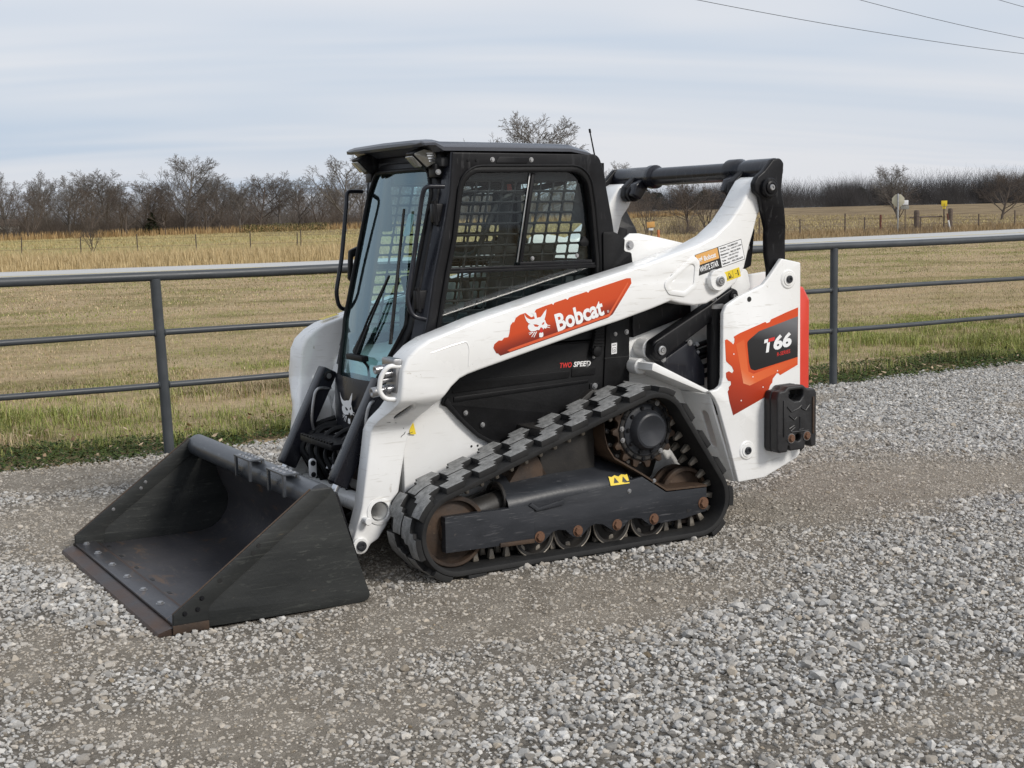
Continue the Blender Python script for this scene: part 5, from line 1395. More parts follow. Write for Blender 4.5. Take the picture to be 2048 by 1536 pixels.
# ---------------------------------------------------------------- inside the cab
seat = box('seat', (-.86, -.24, 1.02), (-.40, .24, 1.16), M['seat'], LD, .04, seg=3)
box('seat_back', (-.92, -.21, 1.12), (-.80, .21, 1.54), M['seat'], seat, .05, rot=Matrix.Rotation(R(-10), 3, 'Y'), seg=3)
box('seat_base', (-.80, -.20, .66), (-.46, .20, 1.02), M['interior'], seat, .02)
for s in (1, -1):
    cs_ = box('control_console', (-.62, min(s*.27, s*.39), .90), (-.30, max(s*.27, s*.39), 1.22), M['interior'], LD, .03)
    cyl('joystick', (-.36, s*.33, 1.20), (-.32, s*.33, 1.38), .018, M['seat'], cs_, 12, r1=.026)
    box('lap_bar', (-.86, min(s*.30, s*.34), 1.50), (-.40, max(s*.30, s*.34), 1.55), M['seat'], LD, .015)
tube('lap_bar_tube', round_path([(-.92, -.34, 1.86), (-.52, -.34, 1.78), (-.40, -.32, 1.50), (-.40, .32, 1.50), (-.52, .34, 1.78), (-.92, .34, 1.86)], .08, 5), .016, M['seat'], LD, 8)
box('display_panel', (-.26, .30, 1.66), (-.20, .41, 1.90), M['interior'], LD, .012)
box('display_panel', (-.26, -.41, 1.62), (-.20, -.33, 1.90), M['interior'], LD, .012)
box('air_filter', (-.40, -.20, 1.86), (-.20, .20, 1.93), M['interior'], LD, .02)
plate('hanging_tag', [(-.83, 1.86), (-.855, 1.86), (-.865, 1.82), (-.855, 1.80), (-.835, 1.81)], -.10, -.098, M['red'], LD, bev=0)
# ================================================================== pipe fence
PF = thing('pipe_fence', 'dark grey welded pipe fence running behind the loader', 'fence', (-3.2, -3.55, 0))
def rail_z(z0, sl, x): return z0-sl*(x-1.2)
def loc(p): return (p[0]+3.2, p[1]+3.55, p[2])
for (z0, sl, r_, seg_) in ((1.305, .0055, .034, 18), (.895, .0038, .023, 12), (.517, .0018, .023, 12)):
    P_ = [loc((x_, -3.55, rail_z(z0, sl, x_)+.004*math.sin(x_*1.7+z0*9))) for x_ in np.linspace(6.5, -16.5, 24)]
    tube('rail', P_, r_, M['fence'], PF, seg_)
for k, x_ in enumerate((6.59, 3.33, .065, -3.21, -6.50, -9.76, -13.0, -16.3)):
    zt = rail_z(1.305, .0055, x_)-.02
    lean = .045 if abs(x_-.065) < .01 else .004*math.sin(k*2.1)
    cyl('post', loc((x_, -3.55, -.06)), loc((x_+lean, -3.55, zt)), .038, M['fence'], PF, 18, .002)

for x_ in (.065, -6.50):
    for (z0, sl) in ((.895, .0038), (.517, .0018)):
        zz = rail_z(z0, sl, x_); xo = x_+(.045*zz/1.3 if x_ > 0 else 0)
        for sd in (-1, 1):
            tube('weld_bead', [loc((xo+sd*.037, -3.55+.025*math.cos(a), zz+.025*math.sin(a))) for a in np.linspace(0, 2*math.pi, 15)[:-1]], .0055, M['fence'], PF, 6, True)
    zz = rail_z(1.305, .0055, x_)-.030
    tube('weld_bead', [loc((x_+(.043 if x_ > 0 else 0)+.038*math.cos(a), -3.55+.030*math.sin(a), zz+.006*math.cos(2*a))) for a in np.linspace(0, 2*math.pi, 19)[:-1]], .006, M['fence'], PF, 6, True)
# ================================================================== grass
grmat, n, l, b = _nodes('grass_blades')
at_ = n.new('ShaderNodeAttribute'); at_.attribute_name = 'Col'
l.new(at_.outputs['Color'], b.inputs['Base Color']); b.inputs['Roughness'].default_value = .75; b.inputs['Specular IOR Level'].default_value = .2
def blades(name, x, y, h, w, colr, zf, bend=.45, two=True, label='', lie=0.):
    N = len(x); z = zf(x, y)
    az = rng.uniform(0, 6.283, N); lean = rng.uniform(.05, 1., N)*bend+lie
    ux, uy = np.cos(az), np.sin(az); wx_, wy_ = -uy*w/2, ux*w/2
    b0 = np.stack([x-wx_, y-wy_, z-.01], 1); b1 = np.stack([x+wx_, y+wy_, z-.01], 1)
    if two:
        mx_, my_, mz = x+ux*h*lean*.3, y+uy*h*lean*.3, z+h*.62
        m0 = np.stack([mx_-wx_*.8, my_-wy_*.8, mz], 1); m1 = np.stack([mx_+wx_*.8, my_+wy_*.8, mz], 1)
        tz = z+h*np.sqrt(np.clip(1-(lean*.75)**2, .15, 1)); tp = np.stack([x+ux*h*lean, y+uy*h*lean, tz], 1)
        V = np.stack([b0, b1, m0, m1, tp], 1).reshape(-1, 3); o = (np.arange(N)*5)[:, None]
        F = np.concatenate([o+np.array([[0, 1, 3]]), o+np.array([[0, 3, 2]]), o+np.array([[2, 3, 4]])], 0)
        kk = 5
    else:
        tp = np.stack([x+ux*h*lean, y+uy*h*lean, z+h*np.sqrt(np.clip(1-(lean*.75)**2, .15, 1))], 1)
        V = np.stack([b0, b1, tp], 1).reshape(-1, 3); F = (np.arange(N)*3)[:, None]+np.array([[0, 1, 2]]); kk = 3
    me = np_mesh(name, V, F); set_col(me, np.repeat(colr, kk, 0)); me.materials.append(grmat)
    o = link(bpy.data.objects.new(name, me))
    return tag(o, label, 'grass', kind='stuff')
def lerp_c(a, b, t): return np.array(a)[None]*(1-t[:, None])+np.array(b)[None]*t[:, None]
def lawn_col(x, y, jit=.14):
    g = nstep(.43, .60, .7*fbm(x*.30+5, y*.55+1, 41, 4)+.3*fbm(x*1.5, y*2.2, 43, 3)); bdd = nstep(-12.0, -5.0, y)
    g = np.clip(g+.80*bdd*nstep(.32, .52, fbm(x*.9, y*1.3, 47, 3)), 0, 1)
    t = rng.random(len(x)); pick = rng.random(len(x)) < (.16+.78*g)
    dry = lerp_c((.32, .235, .135), (.66, .52, .33), t); grn_ = lerp_c((.11, .15, .030), (.40, .40, .13), t)
    c = np.where(pick[:, None], grn_, dry)
    br = nstep(.54, .64, fbm(x*.8, y*1.3, 53, 3)); c = c*(1-.38*br[:, None])
    return np.clip(c*rng.uniform(1-jit, 1+jit, (len(x), 1)), .01, .7)
def scatter(dens, x0, x1, y0, y1, clump=0):
    N = int(dens*(x1-x0)*(y1-y0)); x = rng.uniform(x0, x1, N); y = rng.uniform(y0, y1, N)
    k = in_view(x, y, np.full(N, .1), .30); return x[k], y[k]
ter = lambda x, y: terrain(x, y)-.012
# near band: tufts of long blades
x, y = scatter(58, -17, 6, -9.5, -4.05)
k = rng.random(len(x)) < .10+1.0*nstep(.36, .60, fbm(x*1.4, y*1.4, 61, 3))
x, y = x[k], y[k]; nb = 24
X = np.repeat(x, nb)+rng.normal(0, .065, len(x)*nb); Y_ = np.repeat(y, nb)+rng.normal(0, .065, len(x)*nb)
tall = np.repeat(.045+.145*nstep(.40, .66, fbm(x*1.0, y*1.0, 67, 3))*nstep(-9.5, -5.5, y), nb)*rng.uniform(.55, 1.2, len(X))
blades('grass_tufts', X, Y_, tall, rng.uniform(.0035, .0065, len(X)), lawn_col(X, Y_), ter, 1.5, True, 'long dry and green grass tufts along the fence line')
x, y = scatter(850, -18, 6, -9.5, -4.0)
blades('short_grass', x, y, rng.uniform(.015, .05, len(x)), rng.uniform(.003, .007, len(x)), lawn_col(x, y), ter, 1.1, False, 'short mown dry grass between fence and road')
x, y = scatter(330, -32, 8, -20, -9.5)
blades('short_grass', x, y, rng.uniform(.02, .05, len(x)), rng.uniform(.006, .013, len(x)), lawn_col(x, y, .10), ter, 1.3, False, 'mown dry lawn with green patches in the middle distance')
x, y = scatter(90, -62, 6, -35, -20)
blades('short_grass', x, y, rng.uniform(.025, .06, len(x)), rng.uniform(.014, .03, len(x)), lawn_col(x, y, .10), ter, 1.3, False, 'mown dry lawn sloping up to the road')
# tall straw along the far side of the road
x, y = scatter(95, -100, 2, -58, -47.9)
keep = rng.random(len(x)) < np.where(x > -40, 1, .30); x, y = x[keep], y[keep]
t = rng.random(len(x)); straw = lerp_c((.38, .28, .14), (.62, .49, .28), t)
straw = np.where((x < -40)[:, None], straw*np.array([.62, .58, .58]), straw)
blades('tall_straw', x, y, rng.uniform(.25, .75, len(x))*np.where(x > -40, nstep(-47.5, -51, y)*.6+.4, .55), rng.uniform(.012, .030, len(x)), straw, ter, .45, True, 'tall pale straw grass beyond the road')
x, y = scatter(5, -110, 0, -152, -57)
t = rng.random(len(x)); c = lerp_c((.36, .28, .13), (.50, .41, .20), t)
blades('field_grass', x, y, rng.uniform(.06, .22, len(x)), rng.uniform(.03, .08, len(x)), c, ter, .9, False, 'pale pasture grass in front of the tree line')
x, y = scatter(9, -115, 0, -150, -141)
t = rng.random(len(x)); c = lerp_c((.24, .145, .06), (.45, .32, .16), t)
blades('field_grass', x, y, rng.uniform(.3, 1.0, len(x)), rng.uniform(.04, .09, len(x)), c, ter, .4, True, 'russet tall grass at the foot of the tree line')
# low dark weeds where the gravel meets the lawn
x, y = scatter(3400, -14, 5, -4.75, -3.46)
e = -3.52+.16*(fbm(x*.8, y*0+2, 31)-.5)
pt = fbm(x*1.3, y*2.0, 71, 3)
k = (rng.random(len(x)) < nstep(.28, .44, pt+.12*nstep(-4.6, -4.0, y))) & (y < e+.03) & (y > -4.05-.85*fbm(x*.9, x*0, 73)-.25*nstep(-4, -7, x))
x, y = x[k], y[k]; N = len(x)
t = rng.random(N); c = lerp_c((.020, .038, .008), (.075, .105, .022), t)
s_ = rng.uniform(.009, .021, N); hz = rng.uniform(.004, .05, N); az = rng.uniform(0, 6.28, N); tl = rng.uniform(-.5, .7, N)
ux, uy = np.cos(az)*s_, np.sin(az)*s_
zb = terrain(x, y)+hz
V = np.stack([np.stack([x-ux, y-uy, zb-tl*s_], 1), np.stack([x-uy*.6, y+ux*.6, zb], 1), np.stack([x+ux, y+uy, zb+tl*s_], 1), np.stack([x+uy*.6, y-ux*.6, zb], 1)], 1).reshape(-1, 3)
me = np_mesh('low_weeds', V, (np.arange(N)*4)[:, None]+np.array([[0, 1, 2, 3]])); set_col(me, np.repeat(c, 4, 0)); me.materials.append(grmat)
tag(link(bpy.data.objects.new('low_weeds', me)), 'low dark green weeds creeping along the gravel edge', 'weeds', kind='stuff')
# fallen leaves and dead litter
x, y = scatter(34, -14, 5, -5.1, -3.6); N = len(x)
t = rng.random(N); c = lerp_c((.20, .11, .06), (.55, .42, .29), t)
s_ = rng.uniform(.014, .038, N); az = rng.uniform(0, 6.28, N); tl = rng.uniform(-.5, .5, N); ux, uy = np.cos(az)*s_, np.sin(az)*s_
zb = terrain(x, y)+rng.uniform(.012, .05, N)
V = np.stack([np.stack([x-ux, y-uy, zb-tl*s_+.006], 1), np.stack([x-uy*.55, y+ux*.55, zb+.008], 1), np.stack([x+ux, y+uy, zb+tl*s_+.01], 1), np.stack([x+uy*.55, y-ux*.55, zb-.004], 1)], 1).reshape(-1, 3)
me = np_mesh('fallen_leaves', V, np.concatenate([(np.arange(N)*4)[:, None]+np.array([[0, 1, 2]]), (np.arange(N)*4)[:, None]+np.array([[0, 2, 3]])])); set_col(me, np.repeat(c, 4, 0)); me.materials.append(grmat)
tag(link(bpy.data.objects.new('fallen_leaves', me)), 'dry fallen leaves caught in the grass along the fence', 'leaves', kind='stuff')

# ================================================================== bare trees
bark = paint('bark', (.105, .092, .080), (.18, .158, .140), .9, None, 0, 2, bumpk=.2)
bark_b = paint('brown_bark', (.085, .066, .054), (.145, .115, .092), .9, None, 0, 2, bumpk=.2)
bark_p = paint('pale_bark', (.17, .145, .12), (.25, .215, .18), .9, None, 0, 2, bumpk=.2)
def tree_mesh(seed, n1=12, n2=8, n3=6, n4=4, r0=.018, stems=1, up=.5, twig=.0011, low=.16, ang=(26, 50), l1=(.46, .62)):
    """bare tree of unit height: a trunk and a crown of rising limbs"""
    rd = random.Random(seed); tv, tf, cv_, cf = [], [], [], []
    def seg(path, rad, V, F, ns):
        k0 = len(V); v, f = tube_data(path, rad, ns)
        V.extend(v); F.extend([tuple(i+k0 for i in q) for q in f if len(q) == 4])
    NS_ = (7, 6, 4, 3, 2); CN = (n1, n2, n3, n4)
    def grow(p, d, L_, r, lev):
        n_ = NS_[lev]; P_ = [p]; dd = d.copy()
        for i in range(n_):
            w_ = (.05, .065, .07, .07, .06)[lev]
            dd = (dd+Vector((rd.gauss(0, w_), rd.gauss(0, w_), rd.gauss(0, w_*.6)+(0, .13, .09, .05, .03)[lev]*up))).normalized()
            P_.append(P_[-1]+dd*(L_/n_))
        rad = [max(twig, r*(1-.78*i/n_)) for i in range(n_+1)]
        V, F = (tv, tf) if lev == 0 else (cv_, cf)
        seg(P_, rad, V, F, 6 if lev < 2 else 3)
        if lev >= 4: return
        cnt = CN[lev]
        for k in range(cnt):
            t0 = low if lev == 0 else .22
            t = t0+(.99-t0)*(k+rd.random()*.9)/cnt
            i = min(n_-1, int(t*n_)); q = P_[i].lerp(P_[i+1], t*n_-i)
            base = (P_[i+1]-P_[i]).normalized()
            az = k*2.4+rd.random()*1.4; u_, v_, _ = frame_of(base)
            sp_ = R(rd.uniform(*ang)) if lev == 0 else R(rd.uniform(24, 48))
            nd = (base*math.cos(sp_)+(u_*math.cos(az)+v_*math.sin(az))*math.sin(sp_)).normalized()
            if lev == 0: LL = rd.uniform(*l1)*(1.05-.62*t)
            else: LL = L_*rd.uniform(.40, .60)*(1.1-.5*t)
            grow(q, nd, LL, rad[i]*(.62 if lev == 0 else .55), lev+1)
    for s_ in range(stems):
        a = s_*6.283/stems+rd.random(); off = Vector((.012*math.cos(a), .012*math.sin(a), 0))*(stems > 1)
        tl = .28*(stems > 1)*rd.uniform(.6, 1.2)
        grow(off, Vector((tl*math.cos(a), tl*math.sin(a), 1)).normalized(), .72+.1*rd.random(), r0/(1+.25*(stems-1)), 0)
    zs_ = sorted(v.z for v in cv_); k = .97/zs_[int(len(zs_)*.985)]
    return [v*k for v in tv], tf, [v*k for v in cv_], cf
def mk_mesh(nm, V, F, mt):
    me = np_mesh(nm, np.array([tuple(v) for v in V], 'f'), np.array(F, np.int32)); me.materials.append(mt); return me
TREES = []
specs = [(1, dict()), (2, dict(low=.28, ang=(30, 56), up=.7, l1=(.42, .56))), (3, dict(stems=2, n1=8, n2=7)), (4, dict(ang=(20, 38), up=.6)),
         (7, dict(n1=15, n2=9, n3=7, n4=4, low=.14, ang=(32, 64), l1=(.50, .62), up=.75)),
         (5, dict(stems=4, n1=6, n2=6, n3=4, low=.10, ang=(24, 46))), (6, dict(n1=12, low=.20, ang=(30, 52)))]
for sd, kw in specs:
    a, b_, c_, d_ = tree_mesh(sd*13+5, **kw)
    TREES.append((a, b_, c_, d_))
TM = {}
def tree(v, x, y, ztop, rot, mt, label, group, wide=1.0, name='bare_tree'):
    z0 = float(terrain(np.array([x*1.0]), np.array([y*1.0]))[0])-.06
    H = ztop-z0
    key = (v, mt.name)
    if key not in TM: TM[key] = (mk_mesh('trunk', TREES[v][0], TREES[v][1], mt), mk_mesh('crown', TREES[v][2], TREES[v][3], mt))
    t_ = thing(name, label, 'tree', (x, y, z0), group)
    t_.rotation_euler = (0, 0, rot); t_.scale = (H*wide, H*wide, H)
    for me in TM[key]:
        link(bpy.data.objects.new(me.name.split('.')[0], me), t_)
    return t_
front = [(-25.7, -150, 7.55), (-27.3, -146, 5.67), (-31.2, -156, 7.89), (-32.3, -150, 7.28), (-33.2, -145, 5.93), (-37.7, -155, 8.03), (-37.3, -146, 5.77), (-40.4, -150, 6.6), (-41.8, -146, 5.19), (-45.3, -150, 9.54), (-46.5, -146, 5.27),
         (-51.2, -155, 7.56), (-51.2, -148, 6.5), (-55.1, -152, 7.33), (-59.2, -156, 7.9), (-59.5, -150, 7.07), (-60.4, -146, 6.05), (-52.3, -120, 8.14), (-67.7, -150, 7.12), (-71.1, -150, 7.24), (-77.5, -155, 7.74), (-79.3, -150, 7.11), (-83.7, -150, 6.72), (-91.1, -155, 7.07), (-101.6, -150, 6.54)]
rd = random.Random(77)
ORD = ['first', 'second', 'third', 'fourth', 'fifth', 'sixth', 'seventh', 'eighth', 'ninth', 'tenth', 'eleventh', 'twelfth', 'thirteenth', 'fourteenth', 'fifteenth', 'sixteenth', 'seventeenth', 'eighteenth', 'nineteenth']
rank = {'low': 0, 'mid': 0}
for k, (x_, y_, zt) in enumerate(sorted(front, key=lambda q: (q[0]-2.9)/(6.28-q[1]), reverse=True)):
    if zt > 9: lb, gp, mt, v = 'tallest bare tree with a rounded crown above the left tree line', None, bark, 4
    elif y_ == -120: lb, gp, mt, v = 'large bare tree nearest the cab, standing forward of the left tree line', None, bark, 6
    elif zt < 6.2: lb, gp, mt, v = ORD[rank['low']]+' low brown bare tree from the left along the left tree line', 'low trees at the front of the left tree line', bark_b, (2, 5, 4)[k % 3]; rank['low'] += 1
    else: lb, gp, mt, v = ORD[rank['mid']]+' mid-height bare grey tree from the left along the left tree line', 'bare trees of the left tree line', (bark, bark_b, bark)[k % 3], (0, 4, 1, 6, 2, 4)[k % 6]; rank['mid'] += 1
    tree(v, x_, y_, zt, rd.uniform(0, 6.28), mt, lb, gp, rd.uniform(1.05, 1.5))
for k in range(27):
    x_ = -29.9-k*2.95; zt = 6.4+1.6*rd.random()
    tree((4, 0, 6, 1, 4, 2)[k % 6], x_, -180-rd.uniform(0, 14), zt, rd.uniform(0, 6.28), (bark, bark_b)[k % 2], 'bare tree deep in the left wood, half hidden by the front row', 'bare trees at the back of the left wood', rd.uniform(1.0, 1.4))
tree(4, -37.1, -60, 7.45, 1.0, bark, 'bare tree rising directly behind the cab roof', None, 1.1)
tree(0, -78.0, -110, 7.2, 2.0, bark, 'bare tree between the cab and the black cross tube', None, 1.1)
tree(5, -50.6, -67, 3.35, 0.4, bark_b, 'bare thin sapling on the left of the thicket under the cross tube', None, 1.0)
tree(4, -53.2, -66, 3.85, 2.4, bark_b, 'wide twiggy bare bush in the middle of the thicket under the cross tube', None, 1.35)
tree(5, -55.6, -67, 3.55, 4.0, bark_b, 'bare bush on the right of the thicket, beside the white arm', None, 1.2)
tree(4, -97.4, -90, 6.0, 3.0, bark, 'bare tree rising behind the octagonal sign', None, 1.15)
tree(5, -98.6, -91, 4.2, 1.2, bark_b, 'low brown bush at the foot of the tree behind the octagonal sign', None, 1.5)
tree(4, -94.4, -75, 4.75, .6, bark_b, 'rounded reddish bare tree at the far right edge of the field', None, 1.5)
tree(3, -13.5, -62, 2.15, .2, bark_b, 'spindly young tree alone in the tall straw beyond the road', None, .9, 'young_tree')
# thickets: masses of twigs nobody could count
def thicket(name, cx, cy, hh, rr, count, mt, label, ns=3):
    V, F = [], []
    P0 = []
    for (x_, y_, h_, r_) in zip(cx, cy, hh, rr):
        z_ = float(terrain(np.array([x_]), np.array([y_]))[0])
        n_ = count
        bx = x_+rng.normal(0, r_*.35, n_); by = y_+rng.normal(0, r_*.35, n_)
        ln = h_*rng.uniform(.35, 1.0, n_); ax = rng.normal(0, .38, n_); ay = rng.normal(0, .38, n_)
        zb_ = z_+rng.uniform(0, .45, n_)**1.5*h_*.9-.1
        P0.append(np.stack([bx, by, zb_, bx+ax*ln, by+ay*ln, np.minimum(zb_+ln*.8, z_+h_*1.05), np.full(n_, .0075*h_/4+.003)], 1))
    A = np.concatenate(P0); N = len(A)
    th = np.array([0, 2.094, 4.189]); rad = A[:, 6:7]
    b0 = A[:, None, :3]+np.stack([np.cos(th), np.sin(th), th*0], 1)[None]*rad[:, None]
    b1 = A[:, None, 3:6]+np.stack([np.cos(th), np.sin(th), th*0], 1)[None]*rad[:, None]*.35
    V = np.concatenate([b0, b1], 1).reshape(-1, 3); o = (np.arange(N)*6)[:, None]
    F = np.concatenate([o+np.array([[i, (i+1) % 3, 3+(i+1) % 3, 3+i]]) for i in range(3)], 0)
    me = np_mesh(name, V, F); me.materials.append(mt)
    return tag(link(bpy.data.objects.new(name, me)), label, 'thicket', kind='stuff')
k = 140; cx = rng.uniform(-112, -24, k); cy = rng.uniform(-172, -148, k)
thicket('brush_thicket', cx, cy, rng.uniform(2.4, 5.0, k), rng.uniform(2.0, 3.2, k), 170, bark_b, 'tangled brown undergrowth filling the left wood')
k = 130; cx = rng.uniform(-112, -24, k); cy = rng.uniform(-200, -172, k)
thicket('brush_thicket', cx, cy, rng.uniform(3.6, 5.4, k), rng.uniform(2.5, 4, k), 170, bark, 'grey twiggy mass at the back of the left wood')
dkb = paint('far_wood_bark', (.030, .028, .030), (.058, .053, .052), .95, None, 0, .4)
k = 150; cx = rng.uniform(-335, -118, k); cy = rng.uniform(-210, -198, k)
thicket('far_wood', cx, cy, rng.uniform(2.0, 3.2, k), rng.uniform(3.5, 5.5, k), 170, dkb, 'dark undergrowth along the foot of the distant wood on the right')
k = 210; cx = rng.uniform(-330, -120, k); cy = -212+.18*(cx+200)*0+rng.uniform(-22, 10, k)
hh = 5.2+3.2*nstep(-170, -290, cx)+rng.uniform(-1, 1.6, k)
thicket('far_wood', cx, cy, hh, rng.uniform(3.5, 5.5, k), 300, dkb, 'dark distant wood along the ridge on the right')
x, y = rng.uniform(-55, -50, 10), rng.uniform(-69, -65, 10)
thicket('brush_thicket', x, y, rng.uniform(1.0, 2.0, 10), rng.uniform(.8, 1.2, 10), 70, bark_b, 'low brown scrub under the cross tube')
x, y = rng.uniform(-64, -56, 14), rng.uniform(-56, -50, 14)
thicket('brush_thicket', x, y, rng.uniform(.4, .9, 14), rng.uniform(.5, .9, 14), 60, bark_b, 'dry scrub round the foot of the octagonal sign')
# evergreens inside the far wood, and the green hedge on the left
def leafy(name, V0, n_, size, c0, c1, label, cat, kind='stuff'):
    P_ = V0; N = len(P_)
    az = rng.uniform(0, 6.28, N); el = rng.uniform(-1.2, 1.2, N); s_ = size*rng.uniform(.5, 1.2, N)
    u_ = np.stack([np.cos(az)*np.cos(el), np.sin(az)*np.cos(el), np.sin(el)], 1)*s_[:, None]
    w_ = np.stack([-np.sin(az), np.cos(az), az*0], 1)*s_[:, None]*.6
    V = np.stack([P_-u_, P_+w_, P_+u_, P_-w_], 1).reshape(-1, 3)
    me = np_mesh(name, V, (np.arange(N)*4)[:, None]+np.array([[0, 1, 2, 3]])); t = rng.random(N)
    set_col(me, np.repeat(lerp_c(c0, c1, t), 4, 0)); me.materials.append(grmat)
    return tag(link(bpy.data.objects.new(name, me)), label, cat, kind=kind)
pts = []
for k in range(14):
    cx_, cy_, h_ = rng.uniform(-225, -150), -214+rng.uniform(-4, 4), rng.uniform(2.6, 4.2)
    z_ = float(terrain(np.array([cx_]), np.array([cy_]))[0]); t = rng.random(700)**.8
    rr = np.sqrt(np.clip(1-t**1.6, 0, 1))*h_*.55*np.sqrt(rng.random(700)); a_ = rng.uniform(0, 6.28, 700)
    pts.append(np.stack([cx_+rr*np.cos(a_), cy_+rr*np.sin(a_), z_+.2+t*h_], 1))
leafy('far_evergreens', np.concatenate(pts), 0, .22, (.012, .020, .012), (.035, .045, .022), 'dark evergreens among the distant wood on the right', 'evergreens')
N = 2600; x = rng.uniform(-59, -48.5, N); y = rng.uniform(-141.5, -138.5, N)
leafy('green_hedge', np.stack([x, y, terrain(x, y)+rng.random(N)*.95*(.7+.5*fbm(x*.8, y*.8, 83))], 1), 0, .09, (.05, .055, .015), (.16, .14, .05), 'low olive green hedge in front of the left tree line', 'hedge')
N = 900; t = rng.random(N); rr = (1-t)*1.1*np.sqrt(rng.random(N))+.1; a_ = rng.uniform(0, 6.28, N)
tc_ = thing('cedar_tree', 'small dark evergreen at the foot of the left tree line', 'tree', (-40.6, -147, .3))
me_o = leafy('crown', np.stack([rr*np.cos(a_), rr*np.sin(a_), .2+t*2.5], 1), 0, .14, (.015, .022, .010), (.04, .05, .02), None, None, None); me_o.parent = tc_
cyl('trunk', (0, 0, -.05), (0, 0, 1.6), .07, bark_b, tc_, 8, r1=.03)
for o in (me_o,):
    for kx in ('label', 'category', 'kind'):
        if kx in o: del o[kx]

# ================================================================== roadside things
wood = paint('weathered_post', (.075, .055, .045), (.15, .115, .09), .9, None, 0, 6, bumpk=.4)
redpost = paint('rust_red_post', (.10, .03, .02), (.16, .06, .035), .8, None, 0, 6)
signback = paint('sign_back', (.42, .39, .29), (.50, .465, .35), .5, None, 0, 3)
def gz(x_, y_): return float(terrain(np.array([x_*1.0]), np.array([y_*1.0]))[0])
# sight line of the camera to the sign: it faces away from the yard
ss = thing('stop_sign', 'pale back of an octagonal road sign on a steel post', 'road sign', (-55.8, -50, gz(-55.8, -50)))
oct_ = [(.37*math.cos(R(22.5+45*k)), .37*math.sin(R(22.5+45*k))) for k in range(8)]
na = Vector((.75, .66, 0)).normalized(); ha = Vector((-na.y, na.x, 0))
plate_f('sign_plate', oct_, ((0, 0, 1.88), ha, (0, 0, 1), na), .02, signback, ss, bev=.002)
box('sign_post', (-.03, -.03, -.1), (.03, .03, 2.26), M['steel'], ss, .004).location = na*.05
box('post_bracket', (-.045, -.02, 1.52), (.045, .02, 2.24), wood, ss, .004).location = na*.03
s2 = thing('route_sign', 'two small white route plates on a post beside the octagonal sign', 'road sign', (-57.0, -50.6, gz(-57.0, -50.6)))
plate_f('sign_plate', [(-.17, -.13), (.17, -.13), (.17, .13), (-.17, .13)], ((0, 0, 1.76), ha, (0, 0, 1), na), .012, M['whiteink'], s2, bev=.001)
plate_f('sign_plate', [(-.24, -.11), (.20, -.11), (.20, .11), (-.24, .11)], ((0, 0, 1.48), ha, (0, 0, 1), na), .012, M['lens'], s2, bev=.001)
box('sign_post', (-.02, -.02, -.1), (.02, .02, 1.9), wood, s2, .003).location = na*-.03
pm = thing('pipeline_marker', 'small square yellow marker plate on a dark post by the road', 'marker post', (-61.75, -52, gz(-61.75, -52)))
plate_f('marker_plate', [(-.17, -.17), (.17, -.17), (.17, .17), (-.17, .17)], ((0, 0, 1.62), ha, (0, 0, 1), na), .012, M['yellow'], pm, bev=.001)
plate_f('marker_plate', [(-.09, -.06), (.09, -.06), (.09, .06), (-.09, .06)], ((0, 0, 1.36), ha, (0, 0, 1), na), .012, M['yellow'], pm, bev=.001)
box('marker_post', (-.035, -.035, -.1), (.035, .035, 1.6), wood, pm, .004).location = na*-.03
mp2 = thing('marker_pole', 'leaning white pole with a red top beside the yellow marker', 'marker pole', (-62.0, -51.8, gz(-62.0, -51.8)))
cyl('pole', (-.12, 0, -.05), (.10, 0, .62), .045, M['whiteink'], mp2, 10)
cyl('pole_top', (.10, 0, .621), (.20, 0, 1.0), .045, redpost, mp2, 10)
lathe('pole_cap', [(.047, 0), (.03, .02), (.0005, .025)], (.20, 0, 1.0), (.2, 0, 1), redpost, mp2, 10)
ym = thing('yellow_sign', 'small yellow sign with an orange post beyond the road under the cross tube', 'marker post', (-38.45, -50, gz(-38.4, -50)))
plate_f('marker_plate', [(-.20, -.16), (.20, -.12), (.18, .16), (-.22, .12)], ((0, 0, 1.02), ha, (0, 0, 1), na), .012, M['orangeink'], ym, bev=.001)
plate_f('marker_plate', [(-.12, -.05), (.12, -.05), (.12, .05), (-.12, .05)], ((0, 0, .78), ha, (0, 0, 1), na), .012, M['whiteink'], ym, bev=.001)
box('marker_post', (-.025, -.025, -.1), (.025, .025, 1.05), wood, ym, .003).location = na*-.03
box('orange_post', (-.05, -.05, -.1), (.05, .05, .75), paint('orange_post', (.42, .12, .03), (.5, .16, .05), .6, None, 0, 5), ym, .004).location = (-.42, .05, 0)
# wire fences beyond the road
wf = thing('wire_fence', 'thin wire fence on slim steel posts in the tall straw beyond the road', 'fence', (-18, -62, gz(-18, -62)))
steelp = paint('fence_steel', (.06, .045, .035), (.10, .08, .06), .8, None, 0, 5)
pl = [-6.5, -10.18, -12.95, -15.73, -18.73, -21.59, -24.16, -24.38, -26.91, -30, -33]
for k, x_ in enumerate(pl):
    cyl('post', (x_+18, 0, -.2), (x_+18+.03*math.sin(k*5), 0, 1.15+.08*math.sin(k*3)), .03, steelp, wf, 6)
for h_ in (.55, .95): tube('wire', [(x_+18, 0, h_) for x_ in pl], .005, steelp, wf, 4)
wr = thing('wire_fence', 'weathered post and wire fence round the pasture on the right', 'fence', (-60, -54, gz(-60, -54)))
plr = [-49, -52.07, -55.61, -57.19, -67.12, -70.51, -74, -78]
for k, x_ in enumerate(plr):
    cyl('post', (x_+60, 0, -.3), (x_+60, 0, 1.0+.15*math.sin(k*4.)), .045, wood, wr, 7)
for h_ in (.4, .8): tube('wire', [(x_+60, 0, h_) for x_ in plr], .006, steelp, wr, 4)
cyl('brace_rail', (-1.0, 0, .82), (-3.8, 0, .86), .045, wood, wr, 8)
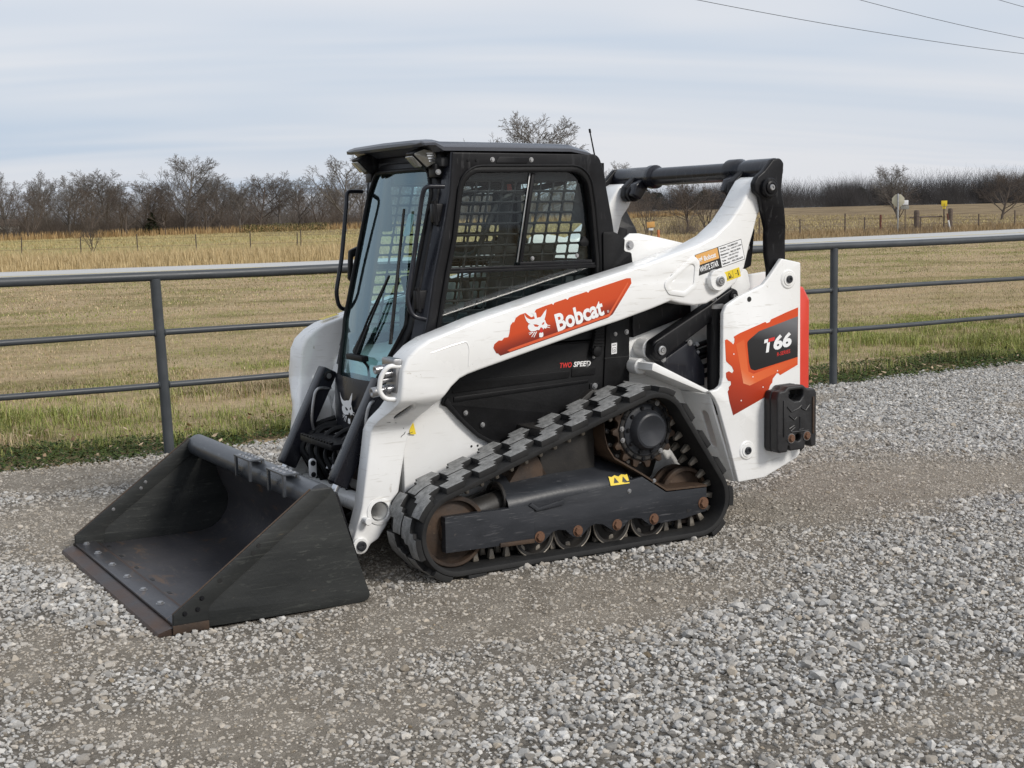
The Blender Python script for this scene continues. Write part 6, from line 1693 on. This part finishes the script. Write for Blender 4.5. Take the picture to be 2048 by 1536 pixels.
cyl('post', (-1.9, 0, -.2), (-1.9, 0, .85), .045, wood, wr, 7)
def gatepost(x_, r_, h_, mt, lb):
    t_ = thing('fence_post', lb, 'post', (x_, -53.4, gz(x_, -53.4)))
    V_ = [(r_*1.15, -.2), (r_, .1), (r_*.92, h_*.5), (r_, h_*.9), (r_*.8, h_), (.0005, h_+.02)]
    lathe('post_shaft', V_, (0, 0, 0), (0, 0, 1), mt, t_, 10)
    tube('wire_wrap', [(r_*1.04*math.cos(a), r_*1.04*math.sin(a), h_*.7) for a in np.linspace(0, 6.283, 13)[:-1]], .008, steelp, t_, 4, True)
gatepost(-60.93, .17, 1.25, wood, 'thick gnarled wooden corner post right of the octagonal sign')
gatepost(-63.86, .15, 1.30, wood, 'dark wooden corner post beside the yellow marker')
gatepost(-57.9, .07, 1.05, redpost, 'rusty red steel post left of the octagonal sign')
# small farm building at the left edge
fh = thing('farm_shed', 'small pale shed glimpsed through the trees at the left edge', 'shed', (-27.5, -168, gz(-27.5, -168)))
box('wall', (-2.6, -1.6, -.2), (2.2, 1.6, 1.5), paint('shed_wall', (.55, .53, .50), (.62, .60, .56), .8, None, 0, 2), fh, .02)
V = [(-2.8, -1.8, 1.5), (2.4, -1.8, 1.5), (2.4, 1.8, 1.5), (-2.8, 1.8, 1.5), (-2.8, 0, 2.3), (2.4, 0, 2.3)]
mobj('roof', V, [(0, 1, 5, 4), (2, 3, 4, 5), (0, 4, 3), (1, 2, 5), (3, 2, 1, 0)], wood, fh, 10)
box('window', (-1.0, 1.601, .5), (-.3, 1.63, 1.1), M['ink'], fh, .005)
# overhead wires
for nm_, ctrl, lb in ((1, [(-43.2, 12.8), (-53.9, 11.94), (-68.5, 11.14)], 'lowest of the three overhead wires crossing the sky at upper right'),
                      (2, [(-54.9, 13.5), (-61.5, 12.72), (-68.5, 12.07)], 'middle overhead wire in the upper right sky'),
                      (3, [(-66.5, 14.2), (-68.5, 13.95), (-72, 13.55)], 'topmost overhead wire cutting the upper right corner')):
    pf = np.polyfit([c_[0] for c_ in ctrl], [c_[1] for c_ in ctrl], 2)
    if pf[0] < .0005: pf = np.array([*(pf*0)[:1], *np.polyfit([c_[0] for c_ in ctrl], [c_[1] for c_ in ctrl], 1)])
    xs_ = np.linspace(10, -105, 47)
    o = tube('power_line', [(x_, -52-.0*nm_, float(np.polyval(pf, x_))) for x_ in xs_], .016, M['ink'], None, 5)
    tag(o, lb, 'power line')
